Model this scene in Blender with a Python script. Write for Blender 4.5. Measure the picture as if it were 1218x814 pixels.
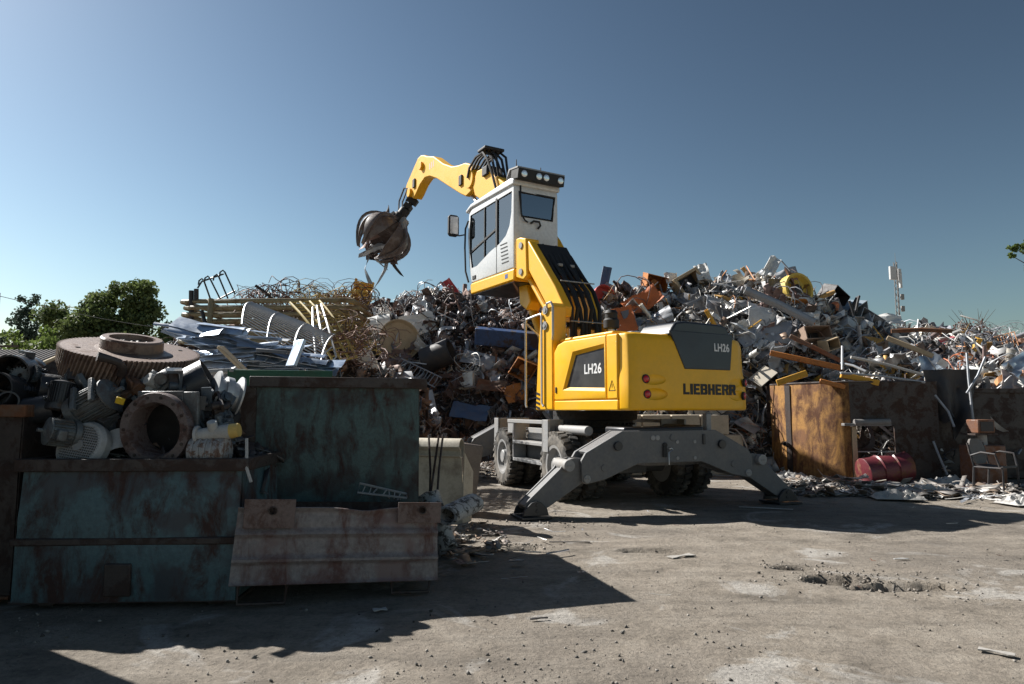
import bpy, bmesh, math, random
import numpy as np
from mathutils import Vector, Matrix, Euler, Quaternion
rnd = random.Random(11)
R_ = math.radians
for o in list(bpy.data.objects): bpy.data.objects.remove(o)
scene = bpy.context.scene
COL = scene.collection

# ------------------------------------------------------------------ camera, sky, sun, exposure
FPX, EYE = 812.0, 1.35
PITCH = math.atan(81 / FPX)
cam_d = bpy.data.cameras.new('camera'); cam = bpy.data.objects.new('camera', cam_d); COL.objects.link(cam)
cam.location = (0, 0, EYE); cam.rotation_euler = (math.pi / 2 + PITCH, 0, 0)
cam_d.sensor_width = 36; cam_d.lens = FPX / 1218 * 36; cam_d.clip_start = 0.1; cam_d.clip_end = 3000
scene.camera = cam
SUN = Vector((-math.sin(R_(58)), math.cos(R_(58)), math.tan(R_(40)))).normalized()
world = bpy.data.worlds.new('World'); scene.world = world; world.use_nodes = True
wn, wl = world.node_tree.nodes, world.node_tree.links
bg = wn['Background']
sky = wn.new('ShaderNodeTexSky'); sky.sky_type = 'NISHITA'; sky.sun_disc = False
sky.sun_elevation = R_(40); sky.sun_rotation = math.atan2(SUN.x, SUN.y)
sky.altitude = 2000; sky.air_density = 1.5; sky.dust_density = 3.2; sky.ozone_density = 1.2
sk0 = wn.new('ShaderNodeVectorMath'); sk0.operation = 'SCALE'; sk0.inputs['Scale'].default_value = 1 / 9.7
skg = wn.new('ShaderNodeGamma'); skg.inputs[1].default_value = 1.85                        # deep polarised-looking blue, pale haze towards the sun
skh = wn.new('ShaderNodeHueSaturation'); skh.inputs['Saturation'].default_value = 0.78; skh.inputs['Hue'].default_value = 0.482
sk1 = wn.new('ShaderNodeVectorMath'); sk1.operation = 'SCALE'; sk1.inputs['Scale'].default_value = 9.7
wl.new(sky.outputs[0], sk0.inputs[0]); wl.new(sk0.outputs[0], skg.inputs[0]); wl.new(skg.outputs[0], skh.inputs['Color']); wl.new(skh.outputs[0], sk1.inputs[0])
wl.new(sk1.outputs[0], bg.inputs[0]); bg.inputs[1].default_value = 0.06
sun_d = bpy.data.lights.new('sun', 'SUN'); sun = bpy.data.objects.new('sun', sun_d); COL.objects.link(sun)
sun_d.energy = 5.0; sun_d.angle = R_(0.5); sun_d.color = (1, 0.965, 0.91)
sun.rotation_euler = SUN.to_track_quat('Z', 'Y').to_euler(); sun.location = (-20, 20, 30)
scene.view_settings.view_transform = 'Standard'; scene.view_settings.look = 'None'
scene.view_settings.exposure = 0.9; scene.view_settings.gamma = 1.0

def at(px, py, Y):
    """world point at world depth Y on the sight line of photo pixel (px, py): used to measure real sizes"""
    sp, cp = math.sin(PITCH), math.cos(PITCH)
    u, v = (px - 609) / FPX, (407 - py) / FPX
    d = Vector((u, cp - v * sp, sp + v * cp))
    return Vector((0, 0, EYE)) + d * (Y / d.y)

# ------------------------------------------------------------------ materials
MATS = {}
def nodes_of(name):
    m = bpy.data.materials.new(name); m.use_nodes = True
    nt = m.node_tree; return m, nt, nt.nodes['Principled BSDF']
def nn(nt, t, **kw):
    n = nt.nodes.new(t)
    for k, v in kw.items(): setattr(n, k, v)
    return n
def noise(nt, scale, detail=6, rough=0.6, obj=True, dist=0.0):
    n = nn(nt, 'ShaderNodeTexNoise'); n.inputs['Scale'].default_value = scale
    n.inputs['Detail'].default_value = detail; n.inputs['Roughness'].default_value = rough
    n.inputs['Distortion'].default_value = dist
    tc = nt.nodes.get('TC') or nn(nt, 'ShaderNodeTexCoord', name='TC')
    nt.links.new(tc.outputs['Object'], n.inputs['Vector']); return n
def ramp(nt, src, stops, interp='LINEAR'):
    r = nn(nt, 'ShaderNodeValToRGB'); cr = r.color_ramp; cr.interpolation = interp
    while len(cr.elements) > 1: cr.elements.remove(cr.elements[-1])
    for i, (p, c) in enumerate(stops):
        e = cr.elements[0] if i == 0 else cr.elements.new(p)
        e.position = p; e.color = (*c, 1) if len(c) == 3 else c
    nt.links.new(src, r.inputs[0]); return r
def mix(nt, fac, a, b, mode='MIX'):
    m = nn(nt, 'ShaderNodeMix', data_type='RGBA', blend_type=mode)
    for s, v in ((0, fac), (6, a), (7, b)):
        if hasattr(v, 'links') or hasattr(v, 'is_linked'): nt.links.new(v, m.inputs[s])
        elif s == 0: m.inputs[0].default_value = v
        else: m.inputs[s].default_value = (*v, 1)
    return m.outputs[2]
def bump(nt, b, h, strength, dist=0.01):
    n = nn(nt, 'ShaderNodeBump'); n.inputs['Strength'].default_value = strength; n.inputs['Distance'].default_value = dist
    nt.links.new(h, n.inputs['Height']); nt.links.new(n.outputs[0], b.inputs['Normal'])
def paint(name, col, rough=0.4, metal=0.0, dirt=(0.16, 0.13, 0.10), amt=0.25, scale=3.0, bmp=0.1, coat=0.0, var=0.14):
    """worn paint or bare metal: base colour broken by dust and grime patches"""
    if name in MATS: return MATS[name]
    m, nt, b = nodes_of(name)
    n = noise(nt, scale, 9, 0.7); n2 = noise(nt, scale * 9, 4, 0.6)
    f = ramp(nt, n.outputs[0], [(0.45, (0, 0, 0)), (0.75, (amt,) * 3)])
    c = mix(nt, f.outputs[0], col, dirt)
    v = ramp(nt, n2.outputs[0], [(0.3, (1 - var,) * 3), (0.7, (1 + var * 0.4,) * 3)])
    c = mix(nt, 1.0, c, v.outputs[0], 'MULTIPLY')
    nt.links.new(c, b.inputs['Base Color'])
    rr = ramp(nt, n.outputs[0], [(0.3, (rough,) * 3), (0.8, (min(1, rough + 0.3),) * 3)])
    nt.links.new(rr.outputs[0], b.inputs['Roughness']); b.inputs['Metallic'].default_value = metal
    b.inputs['Coat Weight'].default_value = coat
    bump(nt, b, n2.outputs[0], bmp)
    MATS[name] = m; return m
def rusty(name, pcol, rust=((0.10, 0.045, 0.025), (0.22, 0.09, 0.04)), amount=0.5, scale=2.0, rough=0.75, streak=False, third=None, soft=0.0):
    """paint flaked away to rust in patches"""
    if name in MATS: return MATS[name]
    m, nt, b = nodes_of(name)
    n = noise(nt, scale, 12, 0.72, dist=0.4); n2 = noise(nt, scale * 7, 8, 0.7); n3 = noise(nt, scale * 0.6, 3, 0.5)
    if streak:
        mp = nn(nt, 'ShaderNodeMapping'); mp.inputs['Scale'].default_value = (1, 1, 0.42)
        nt.links.new(nt.nodes['TC'].outputs['Object'], mp.inputs[0]); nt.links.new(mp.outputs[0], n.inputs['Vector'])
    s = 0.62 - 0.28 * amount
    f = ramp(nt, n.outputs[0], [(s - soft / 2, (0, 0, 0)), (s + 0.07 + soft, (1, 1, 1))])
    rc = mix(nt, n2.outputs[0], rust[0], rust[1])
    pv = ramp(nt, n2.outputs[0], [(0.3, tuple(x * 0.6 for x in pcol)), (0.65, pcol)])
    pc = pv.outputs[0]
    if third:
        f3 = ramp(nt, n3.outputs[0], [(0.52, (0, 0, 0)), (0.6, (1, 1, 1))])
        pc = mix(nt, f3.outputs[0], pc, third)
    c = mix(nt, f.outputs[0], pc, rc)
    nt.links.new(c, b.inputs['Base Color'])
    rr = ramp(nt, f.outputs[0], [(0, (rough - 0.25,) * 3), (1, (min(rough + 0.15, 1),) * 3)])
    nt.links.new(rr.outputs[0], b.inputs['Roughness'])
    bump(nt, b, n2.outputs[0], 0.5, 0.006)
    MATS[name] = m; return m
def palette(name, cols, rough=0.5, metal=0.3, rust=(0.16, 0.08, 0.045), amt=0.6, scale=5.0, attr=None):
    """each object takes one colour of the list; rust and dirt patches over it"""
    if name in MATS: return MATS[name]
    m, nt, b = nodes_of(name)
    n = noise(nt, scale, 9, 0.7)
    if attr:
        a = nn(nt, 'ShaderNodeAttribute'); a.attribute_name = attr; base = a.outputs['Color']
    else:
        oi = nn(nt, 'ShaderNodeObjectInfo')
        k = len(cols)
        base = ramp(nt, oi.outputs['Random'], [(i / k, c) for i, c in enumerate(cols)], 'CONSTANT').outputs[0]
    f = ramp(nt, n.outputs[0], [(0.46, (0, 0, 0)), (0.7, (amt,) * 3)])
    c = mix(nt, f.outputs[0], base, rust)
    nt.links.new(c, b.inputs['Base Color']); b.inputs['Metallic'].default_value = metal
    rr = ramp(nt, n.outputs[0], [(0.35, (rough,) * 3), (0.75, (min(rough + 0.35, 1),) * 3)])
    nt.links.new(rr.outputs[0], b.inputs['Roughness'])
    MATS[name] = m; return m

YELLOW = paint('yellow_paint', (0.93, 0.485, 0.004), 0.36, 0, (0.55, 0.36, 0.10), 0.3, 1.4, 0.02, 0.12, 0.05)
YELLOW2 = paint('yellow_boom_paint', (0.86, 0.435, 0.006), 0.42, 0, (0.5, 0.28, 0.06), 0.25, 2.5, 0.03, 0, 0.06)
WHITE = paint('cab_white', (0.72, 0.73, 0.73), 0.3, 0, (0.4, 0.38, 0.34), 0.25, 2, 0.04, 0.2)
GREY = paint('undercarriage_grey', (0.135, 0.137, 0.142), 0.5, 0, (0.3, 0.27, 0.23), 0.45, 3, 0.08)
LGREY = paint('light_grey_steel', (0.31, 0.31, 0.31), 0.5, 0, (0.3, 0.26, 0.2), 0.5, 4, 0.08)
DGREY = paint('anthracite_panel', (0.02, 0.022, 0.027), 0.32, 0, (0.1, 0.1, 0.1), 0.15, 2, 0.03, 0.2)
BLACK = paint('black_rubber', (0.015, 0.015, 0.016), 0.55, 0, (0.06, 0.055, 0.05), 0.4, 5, 0.1)
TYRE = paint('dusty_tyre', (0.05, 0.048, 0.045), 0.9, 0, (0.38, 0.34, 0.29), 0.9, 3.0, 0.3)
STEEL = paint('bare_steel', (0.55, 0.55, 0.56), 0.3, 0.9, (0.2, 0.16, 0.12), 0.3, 4, 0.05)
SILVER = paint('galvanised_rail', (0.5, 0.51, 0.52), 0.4, 0.5, (0.3, 0.27, 0.22), 0.2, 4, 0.05)
GRABM = rusty('worn_grab_steel', (0.17, 0.14, 0.13), ((0.06, 0.045, 0.04), (0.15, 0.11, 0.095)), 0.5, 5, 0.55)
LETW = paint('white_lettering', (0.78, 0.78, 0.78), 0.5, 0, (0.6, 0.6, 0.6), 0.1)
LETB = paint('black_lettering', (0.012, 0.012, 0.014), 0.4, 0, (0.05, 0.05, 0.05), 0.1)
TEAL = rusty('teal_flaked_paint', (0.075, 0.145, 0.165), ((0.014, 0.010, 0.010), (0.085, 0.04, 0.03)), 0.5, 5.0, 0.7, True, (0.045, 0.055, 0.065), 0.05)
GREEN = rusty('green_flaked_paint', (0.05, 0.105, 0.105), ((0.014, 0.011, 0.011), (0.075, 0.036, 0.028)), 0.42, 6.0, 0.7, True, (0.025, 0.038, 0.04), 0.06)
RUST = rusty('brown_rust', (0.16, 0.09, 0.055), amount=0.55, scale=3)
RUSTD = rusty('dark_rust', (0.055, 0.042, 0.038), ((0.018, 0.013, 0.012), (0.07, 0.042, 0.032)), 0.5, 4)
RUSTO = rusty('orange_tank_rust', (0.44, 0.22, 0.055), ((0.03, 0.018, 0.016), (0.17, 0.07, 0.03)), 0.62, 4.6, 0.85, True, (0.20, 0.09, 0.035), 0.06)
GEARM = rusty('gear_rust', (0.24, 0.165, 0.125), ((0.06, 0.036, 0.03), (0.17, 0.10, 0.075)), 0.4, 5, 0.7)
SHEETM = rusty('weathered_sheet', (0.25, 0.225, 0.22), ((0.06, 0.035, 0.032), (0.17, 0.085, 0.07)), 0.45, 5.0, 0.7, True, (0.17, 0.12, 0.115), 0.06)
ALU = palette('aluminium_sheet', [(0.62, 0.68, 0.76), (0.5, 0.58, 0.68), (0.75, 0.77, 0.8), (0.42, 0.5, 0.62), (0.66, 0.68, 0.7)], 0.28, 0.85, (0.3, 0.3, 0.32), 0.5)
CONC = paint('concrete', (0.36, 0.34, 0.31), 0.9, 0, (0.18, 0.16, 0.14), 0.6, 5, 0.4)
CREAM = paint('cream_sheet', (0.5, 0.455, 0.37), 0.7, 0, (0.16, 0.12, 0.09), 0.8, 4, 0.15)
BLOCKM = paint('beige_block', (0.55, 0.47, 0.36), 0.9, 0, (0.3, 0.24, 0.18), 0.5, 4, 0.4)
BROWNC = paint('brown_concrete', (0.2, 0.165, 0.14), 0.9, 0, (0.1, 0.08, 0.07), 0.5, 5, 0.5)
REDM = rusty('red_drum_paint', (0.16, 0.032, 0.042), amount=0.3, scale=5, rough=0.6)
DULLWHITE = paint('dull_white', (0.45, 0.45, 0.44), 0.6, 0, (0.3, 0.27, 0.23), 0.6, 6, 0.2)
DARKBLUE = rusty('blue_beam_paint', (0.05, 0.10, 0.24), ((0.04, 0.035, 0.035), (0.1, 0.07, 0.06)), 0.45, 2)

m, nt, b = nodes_of('cab_glass')
tr = nn(nt, 'ShaderNodeBsdfTransparent'); tr.inputs[0].default_value = (0.72, 0.84, 0.85, 1)
gl = nn(nt, 'ShaderNodeBsdfGlossy'); gl.inputs['Roughness'].default_value = 0.03
fr = nn(nt, 'ShaderNodeFresnel'); fr.inputs[0].default_value = 3.4
ms = nn(nt, 'ShaderNodeMixShader'); nt.links.new(fr.outputs[0], ms.inputs[0]); nt.links.new(tr.outputs[0], ms.inputs[1]); nt.links.new(gl.outputs[0], ms.inputs[2])
nt.links.new(ms.outputs[0], nt.nodes['Material Output'].inputs[0]); GLASS = m
m, nt, b = nodes_of('red_lens'); b.inputs['Base Color'].default_value = (0.5, 0.008, 0.01, 1); b.inputs['Roughness'].default_value = 0.12
b.inputs['Coat Weight'].default_value = 0.6; REDLENS = m
m, nt, b = nodes_of('lamp_glass'); b.inputs['Base Color'].default_value = (0.75, 0.78, 0.8, 1); b.inputs['Roughness'].default_value = 0.1; b.inputs['Metallic'].default_value = 0.6; LAMPG = m

# ------------------------------------------------------------------ mesh builder
def frame_z(d):
    return Vector(d).normalized().to_track_quat('Z', 'Y').to_matrix().to_4x4()
class MB:
    def __init__(s): s.v = []; s.f = []
    def add(s, vs, fs, M=None):
        k = len(s.v)
        s.v += [tuple(M @ Vector(v)) for v in vs] if M is not None else [tuple(v) for v in vs]
        s.f += [tuple(i + k for i in f) for f in fs]; return s
    def box(s, a, b_, M=None):
        (x0, y0, z0), (x1, y1, z1) = a, b_
        return s.add([(x0, y0, z0), (x1, y0, z0), (x1, y1, z0), (x0, y1, z0), (x0, y0, z1), (x1, y0, z1), (x1, y1, z1), (x0, y1, z1)],
                     [(0, 3, 2, 1), (4, 5, 6, 7), (0, 1, 5, 4), (1, 2, 6, 5), (2, 3, 7, 6), (3, 0, 4, 7)], M)
    def cbox(s, c, size, M=None):
        return s.box([c[i] - size[i] / 2 for i in range(3)], [c[i] + size[i] / 2 for i in range(3)], M)
    def prism(s, pts, a, b_, axis=1, M=None):
        """outline pts in the two other axes (cyclic order kept as x<y<z), extruded along axis from a to b"""
        n = len(pts); vs = []
        for d in (a, b_):
            for p in pts:
                v = list(p); v.insert(axis, d); vs.append(tuple(v))
        return s.add(vs, [tuple(range(n - 1, -1, -1)), tuple(range(n, 2 * n))] + [(i, (i + 1) % n, n + (i + 1) % n, n + i) for i in range(n)], M)
    def lathe(s, prof, n=24, M=None, ang=2 * math.pi, cap=True):
        vs, fs, k = [], [], len(prof); full = abs(ang - 2 * math.pi) < 1e-6
        cols = n if full else n + 1
        for i in range(cols):
            a = ang * i / n
            for r, z in prof: vs.append((r * math.cos(a), r * math.sin(a), z))
        for i in range(n):
            j = (i + 1) % cols
            for q in range(k - 1): fs.append((i * k + q, j * k + q, j * k + q + 1, i * k + q + 1))
        if cap and full:
            if prof[0][0] > 1e-4: fs.append(tuple(i * k for i in range(n))[::-1])
            if prof[-1][0] > 1e-4: fs.append(tuple(i * k + k - 1 for i in range(n)))
        return s.add(vs, fs, M)
    def cyl(s, p0, p1, r0, r1=None, n=12):
        p0, p1 = Vector(p0), Vector(p1); r1 = r0 if r1 is None else r1
        M = Matrix.Translation(p0) @ frame_z(p1 - p0)
        return s.lathe([(r0, 0), (r1, (p1 - p0).length)], n, M)
    def tube(s, path, r, n=6, closed=False):
        P = [Vector(p) for p in path]; k = len(P); vs, fs = [], []
        up = None
        for i in range(k):
            t = (P[(i + 1) % k] - P[i - 1]) if closed else (P[min(i + 1, k - 1)] - P[max(i - 1, 0)])
            t.normalize()
            if up is None: up = t.orthogonal().normalized()
            u = up - t * up.dot(t)
            u = u.normalized() if u.length > 1e-5 else t.orthogonal().normalized()
            up = u; w = t.cross(u); rr = r[i] if isinstance(r, (list, tuple)) else r
            for j in range(n):
                a = 2 * math.pi * j / n; vs.append(P[i] + u * (rr * math.cos(a)) + w * (rr * math.sin(a)))
        for i in range(k if closed else k - 1):
            ii = (i + 1) % k
            for j in range(n): fs.append((i * n + j, i * n + (j + 1) % n, ii * n + (j + 1) % n, ii * n + j))
        if not closed: fs += [tuple(range(n))[::-1], tuple((k - 1) * n + j for j in range(n))]
        return s.add(vs, fs)
    def sheet(s, fn, nu, nv, th=0.004, M=None):
        """solid thin sheet over fn(u, v) -> point"""
        vs, fs = [], []
        g = [[Vector(fn(i / nu, j / nv)) for j in range(nv + 1)] for i in range(nu + 1)]
        N = (nu + 1) * (nv + 1)
        for sgn in (0.5, -0.5):
            for i in range(nu + 1):
                for j in range(nv + 1):
                    du = g[min(i + 1, nu)][j] - g[max(i - 1, 0)][j]; dv = g[i][min(j + 1, nv)] - g[i][max(j - 1, 0)]
                    nrm = du.cross(dv); nrm = nrm.normalized() if nrm.length > 1e-9 else Vector((0, 0, 1))
                    vs.append(g[i][j] + nrm * (th * sgn))
        ix = lambda i, j: i * (nv + 1) + j
        for i in range(nu):
            for j in range(nv):
                fs.append((ix(i, j), ix(i + 1, j), ix(i + 1, j + 1), ix(i, j + 1)))
                fs.append((N + ix(i, j), N + ix(i, j + 1), N + ix(i + 1, j + 1), N + ix(i + 1, j)))
        bd = [(i, 0) for i in range(nu)] + [(nu, j) for j in range(nv)] + [(i, nv) for i in range(nu, 0, -1)] + [(0, j) for j in range(nv, 0, -1)]
        for a in range(len(bd)):
            p, q = ix(*bd[a]), ix(*bd[(a + 1) % len(bd)]); fs.append((q, p, N + p, N + q))
        return s.add(vs, fs, M)
    def mesh(s, name, smooth=35, fix=True):
        me = bpy.data.meshes.new(name); me.from_pydata(s.v, [], s.f); me.update()
        if fix:
            bm = bmesh.new(); bm.from_mesh(me); bmesh.ops.recalc_face_normals(bm, faces=bm.faces); bm.to_mesh(me); bm.free()
        if smooth: 
            me.shade_smooth(); me.set_sharp_from_angle(angle=R_(smooth))
        return me
    def build(s, name, mat, parent=None, M=None, bevel=0, smooth=35, seg=2):
        o = bpy.data.objects.new(name, s.mesh(name, smooth)); COL.objects.link(o)
        o.data.materials.append(mat)
        if parent is not None: o.parent = parent
        if M is not None: o.matrix_local = M
        if bevel: add_bevel(o, bevel, seg)
        return o
def add_bevel(o, w, seg=2):
    md = o.modifiers.new('bevel', 'BEVEL'); md.width = w; md.segments = seg; md.limit_method = 'ANGLE'; md.angle_limit = R_(32)
def apply_mods(o, smooth=35):
    bpy.context.view_layer.update()
    dg = bpy.context.evaluated_depsgraph_get()
    me = bpy.data.meshes.new_from_object(o.evaluated_get(dg)); o.modifiers.clear(); o.data = me
    if smooth: me.shade_smooth(); me.set_sharp_from_angle(angle=R_(smooth))
def carve(o, cutters):
    """cut closed shapes out of o and keep the result as plain mesh"""
    tmp = []
    for c in cutters:
        t = bpy.data.objects.new('cutter', c.mesh('cutter', 0)); COL.objects.link(t); t.parent = o.parent
        md = o.modifiers.new('cut', 'BOOLEAN'); md.object = t; md.operation = 'DIFFERENCE'; md.solver = 'EXACT'; tmp.append(t)
    apply_mods(o)
    for t in tmp: bpy.data.objects.remove(t)
def tag(o, label=None, cat=None, group=None, kind=None):
    for k, v in (('label', label), ('category', cat), ('group', group), ('kind', kind)):
        if v: o[k] = v
    return o
def empty(name, loc, rz=0, label=None, cat=None, group=None):
    o = bpy.data.objects.new(name, None); COL.objects.link(o); o.location = loc; o.rotation_euler = (0, 0, rz); o.empty_display_size = 0.2
    bpy.context.view_layer.update()
    return tag(o, label, cat, group)
def lettering(text, size, mat, parent, M, sx=1.0, weight=0.0, depth=0.004):
    c = bpy.data.curves.new('lettering', 'FONT'); c.body = text; c.size = size; c.extrude = depth; c.offset = weight
    c.align_x = 'CENTER'; c.align_y = 'CENTER'; c.space_character = 1.05
    t = bpy.data.objects.new('t', c); COL.objects.link(t); bpy.context.view_layer.update()
    me = bpy.data.meshes.new_from_object(t.evaluated_get(bpy.context.evaluated_depsgraph_get()))
    bpy.data.objects.remove(t)
    o = bpy.data.objects.new('lettering', me); COL.objects.link(o); me.materials.clear(); me.materials.append(mat)
    o.parent = parent; o.matrix_local = M @ Matrix.Diagonal((sx, 1, 1, 1)); return o
def basis(origin, right, up):
    r, u = Vector(right).normalized(), Vector(up).normalized(); n = r.cross(u)
    M = Matrix.Identity(4)
    for i in range(3): M[i][0], M[i][1], M[i][2], M[i][3] = r[i], u[i], n[i], origin[i]
    return M

# ------------------------------------------------------------------ numpy noise
def vnoise(x, y, seed=0):
    x = np.asarray(x, float); y = np.asarray(y, float)
    xi = np.floor(x).astype(np.int64); yi = np.floor(y).astype(np.int64); fx = x - xi; fy = y - yi
    fx = fx * fx * (3 - 2 * fx); fy = fy * fy * (3 - 2 * fy)
    def h(a, b_):
        n = (a * 374761393 + b_ * 668265263 + seed * 974711) & 0xffffffff
        n = ((n ^ (n >> 13)) * 1274126177) & 0xffffffff
        return ((n ^ (n >> 16)) & 0xffff) / 65535.0
    return (h(xi, yi) * (1 - fx) + h(xi + 1, yi) * fx) * (1 - fy) + (h(xi, yi + 1) * (1 - fx) + h(xi + 1, yi + 1) * fx) * fy
def fbm(x, y, seed=0, oct=4):
    t = 0; a = 0.5; s = 1.0
    for k in range(oct): t = t + a * vnoise(x * s + 17 * k, y * s - 9 * k, seed + k); a *= 0.5; s *= 2.03
    return t
def grid_mesh(name, xs, ys, zf, mat, kind=None):
    X, Y = np.meshgrid(xs, ys); Z = zf(X, Y); n, k = len(xs), len(ys)
    V = np.stack([X.ravel(), Y.ravel(), Z.ravel()], 1)
    i = np.arange(n - 1)[None, :] + np.arange(k - 1)[:, None] * n
    Fq = np.stack([i, i + 1, i + 1 + n, i + n], -1).reshape(-1, 4)
    o = np_mesh(name, V, Fq, mat); o.data.shade_smooth(); return o
def np_mesh(name, V, Fq, mat, col=None, parent=None):
    me = bpy.data.meshes.new(name); me.vertices.add(len(V)); me.vertices.foreach_set('co', np.ascontiguousarray(V, np.float32).ravel())
    nf, w = Fq.shape; me.loops.add(nf * w); me.loops.foreach_set('vertex_index', np.ascontiguousarray(Fq, np.int32).ravel())
    me.polygons.add(nf); me.polygons.foreach_set('loop_start', np.arange(nf, dtype=np.int32) * w)
    me.update(calc_edges=True); me.validate()
    if col is not None:
        a = me.color_attributes.new('piece_colour', 'FLOAT_COLOR', 'POINT'); a.data.foreach_set('color', np.ascontiguousarray(col, np.float32).ravel())
    o = bpy.data.objects.new(name, me); COL.objects.link(o); me.materials.append(mat)
    if parent: o.parent = parent
    return o

# ================================================================== THE SETTING
def gz(x, y):
    """ground height: a nearly level dirt yard with ruts and one broken-up hollow"""
    z = (fbm(x * 0.8, y * 0.8, 3, 5) - 0.5) * 0.03 + (fbm(x * 5, y * 5, 8, 3) - 0.45) * 0.012
    for px, py, sx, sy, d in ((940, 668, 0.20, 0.09, 0.05), (985, 681, 0.30, 0.13, 0.06), (1060, 689, 0.38, 0.12, 0.07), (625, 647, 0.16, 0.10, 0.04), (770, 649, 0.3, 0.1, 0.03)):
        gy = (EYE * FPX) / (py - 488); gx = (px - 609) / FPX * gy
        q = ((x - gx) / sx) ** 2 + ((y - gy) / sy) ** 2 + (fbm(x * 7, y * 7, 5, 3) - 0.45) * 2.2
        z = z - 1.5 * d / (1 + np.exp((q - 1) * 9))
    for k, off in enumerate((0.0, 1.9, 3.1, 5.2)):             # faint tyre ruts sweeping across the yard
        d = y - (6.1 + off * 0.55 + 0.32 * x + 0.035 * (x - 2) ** 2)
        z = z - 0.012 * np.exp(-(d / 0.16) ** 2) * (0.6 + 0.4 * np.sin(x * 26 + d * 30)) + 0.007 * np.exp(-((np.abs(d) - 0.27) / 0.07) ** 2)
    return z - 0.012
xs = np.concatenate([np.linspace(-400, -30, 16), np.linspace(-28, -6.2, 50), np.linspace(-6, 12, 420), np.linspace(12.2, 30, 50), np.linspace(34, 400, 16)])
ys = np.concatenate([np.linspace(-60, 0, 10), np.linspace(0.5, 3.2, 20), np.linspace(3.25, 13, 330), np.linspace(13.1, 30, 120), np.linspace(33, 900, 30)])
m, nt, b = nodes_of('dirt_yard')
n1 = noise(nt, 0.35, 8, 0.65, dist=0.6); n2 = noise(nt, 2.2, 10, 0.72); n3 = noise(nt, 28, 6, 0.75); n4 = noise(nt, 0.9, 6, 0.6, dist=1.2)
c = ramp(nt, n2.outputs[0], [(0.3, (0.12, 0.102, 0.08)), (0.47, (0.225, 0.193, 0.155)), (0.7, (0.30, 0.265, 0.22))]).outputs[0]
c = mix(nt, ramp(nt, n1.outputs[0], [(0.46, (0, 0, 0)), (0.62, (0.65,) * 3)]).outputs[0], c, (0.14, 0.12, 0.10))
c = mix(nt, ramp(nt, n4.outputs[0], [(0.57, (0, 0, 0)), (0.63, (0.65,) * 3)]).outputs[0], c, (0.40, 0.38, 0.35))
c = mix(nt, 1.0, c, ramp(nt, n3.outputs[0], [(0.3, (0.6,) * 3), (0.5, (1,) * 3), (0.7, (1.18,) * 3)]).outputs[0], 'MULTIPLY')
n5 = noise(nt, 1.4, 8, 0.7, dist=0.3); mp = nn(nt, 'ShaderNodeMapping'); mp.inputs['Scale'].default_value = (0.35, 2.6, 1); mp.inputs['Rotation'].default_value = (0, 0, R_(-24))
nt.links.new(nt.nodes['TC'].outputs['Object'], mp.inputs[0]); nt.links.new(mp.outputs[0], n5.inputs['Vector'])
c = mix(nt, 1.0, c, ramp(nt, n5.outputs[0], [(0.32, (0.72,) * 3), (0.5, (1,) * 3), (0.68, (1.14,) * 3)]).outputs[0], 'MULTIPLY')
n6 = noise(nt, 75, 3, 0.6)
c = mix(nt, ramp(nt, n6.outputs[0], [(0.66, (0, 0, 0)), (0.7, (0.75,) * 3)]).outputs[0], c, (0.06, 0.05, 0.045))
nt.links.new(c, b.inputs['Base Color']); b.inputs['Roughness'].default_value = 0.95
bump(nt, b, mix(nt, 0.5, n2.outputs[0], n3.outputs[0]), 0.9, 0.05)
ground = tag(grid_mesh('ground', xs, ys, gz, m), kind='structure')

def shards(name, pts, sizes, cols, mat, seed, flat=0.6, label=None, cat=None, kind='stuff'):
    """many little faceted stones or chips as one mass"""
    r = np.random.default_rng(seed); n = len(pts)
    base = np.array([(1, 0, 0), (-1, 0, 0), (0, 1, 0), (0, -1, 0), (0, 0, 1), (0, 0, -1)], float)
    tri = np.array([(0, 2, 4), (2, 1, 4), (1, 3, 4), (3, 0, 4), (2, 0, 5), (1, 2, 5), (3, 1, 5), (0, 3, 5)])
    q = r.normal(size=(n, 4)); q /= np.linalg.norm(q, axis=1)[:, None]
    Rm = quat_mats(q)
    V = base[None] * (r.uniform(0.5, 1.2, (n, 6, 1))) * np.stack([np.ones(n), r.uniform(0.5, 1, n), r.uniform(0.3, flat + 0.3, n)], 1)[:, None, :] * np.asarray(sizes)[:, None, None]
    V = np.einsum('nij,nkj->nki', Rm, V) + np.asarray(pts)[:, None, :]
    Fi = (tri[None] + (np.arange(n) * 6)[:, None, None]).reshape(-1, 3)
    cl = np.repeat(np.concatenate([cols, np.ones((n, 1))], 1)[:, None, :], 6, 1).reshape(-1, 4)
    return tag(np_mesh(name, V.reshape(-1, 3), Fi, mat, cl), label, cat, None, kind)
def quat_mats(q):
    w, x, y, z = q.T
    return np.stack([np.stack([1 - 2 * (y * y + z * z), 2 * (x * y - w * z), 2 * (x * z + w * y)], -1),
                     np.stack([2 * (x * y + w * z), 1 - 2 * (x * x + z * z), 2 * (y * z - w * x)], -1),
                     np.stack([2 * (x * z - w * y), 2 * (y * z + w * x), 1 - 2 * (x * x + y * y)], -1)], -2)
BITM = palette('loose_bits', None, 0.85, 0.0, (0.2, 0.15, 0.11), 0.3, 8, 'piece_colour')
npr = np.random.default_rng(4)
n = 9000
yy = 3.3 + 11 * npr.random(n) ** 1.7; xx = npr.uniform(-0.9, 0.95, n) * yy
keep = fbm(xx * 0.9, yy * 0.9, 21, 3) + npr.normal(0, 0.12, n) > 0.42
xx, yy = xx[keep], yy[keep]; sz = 0.004 + 0.018 * npr.random(len(xx)) ** 5
tone = npr.uniform(0.04, 0.3, (len(xx), 1)) * np.array([[1, 0.92, 0.82]])
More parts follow.
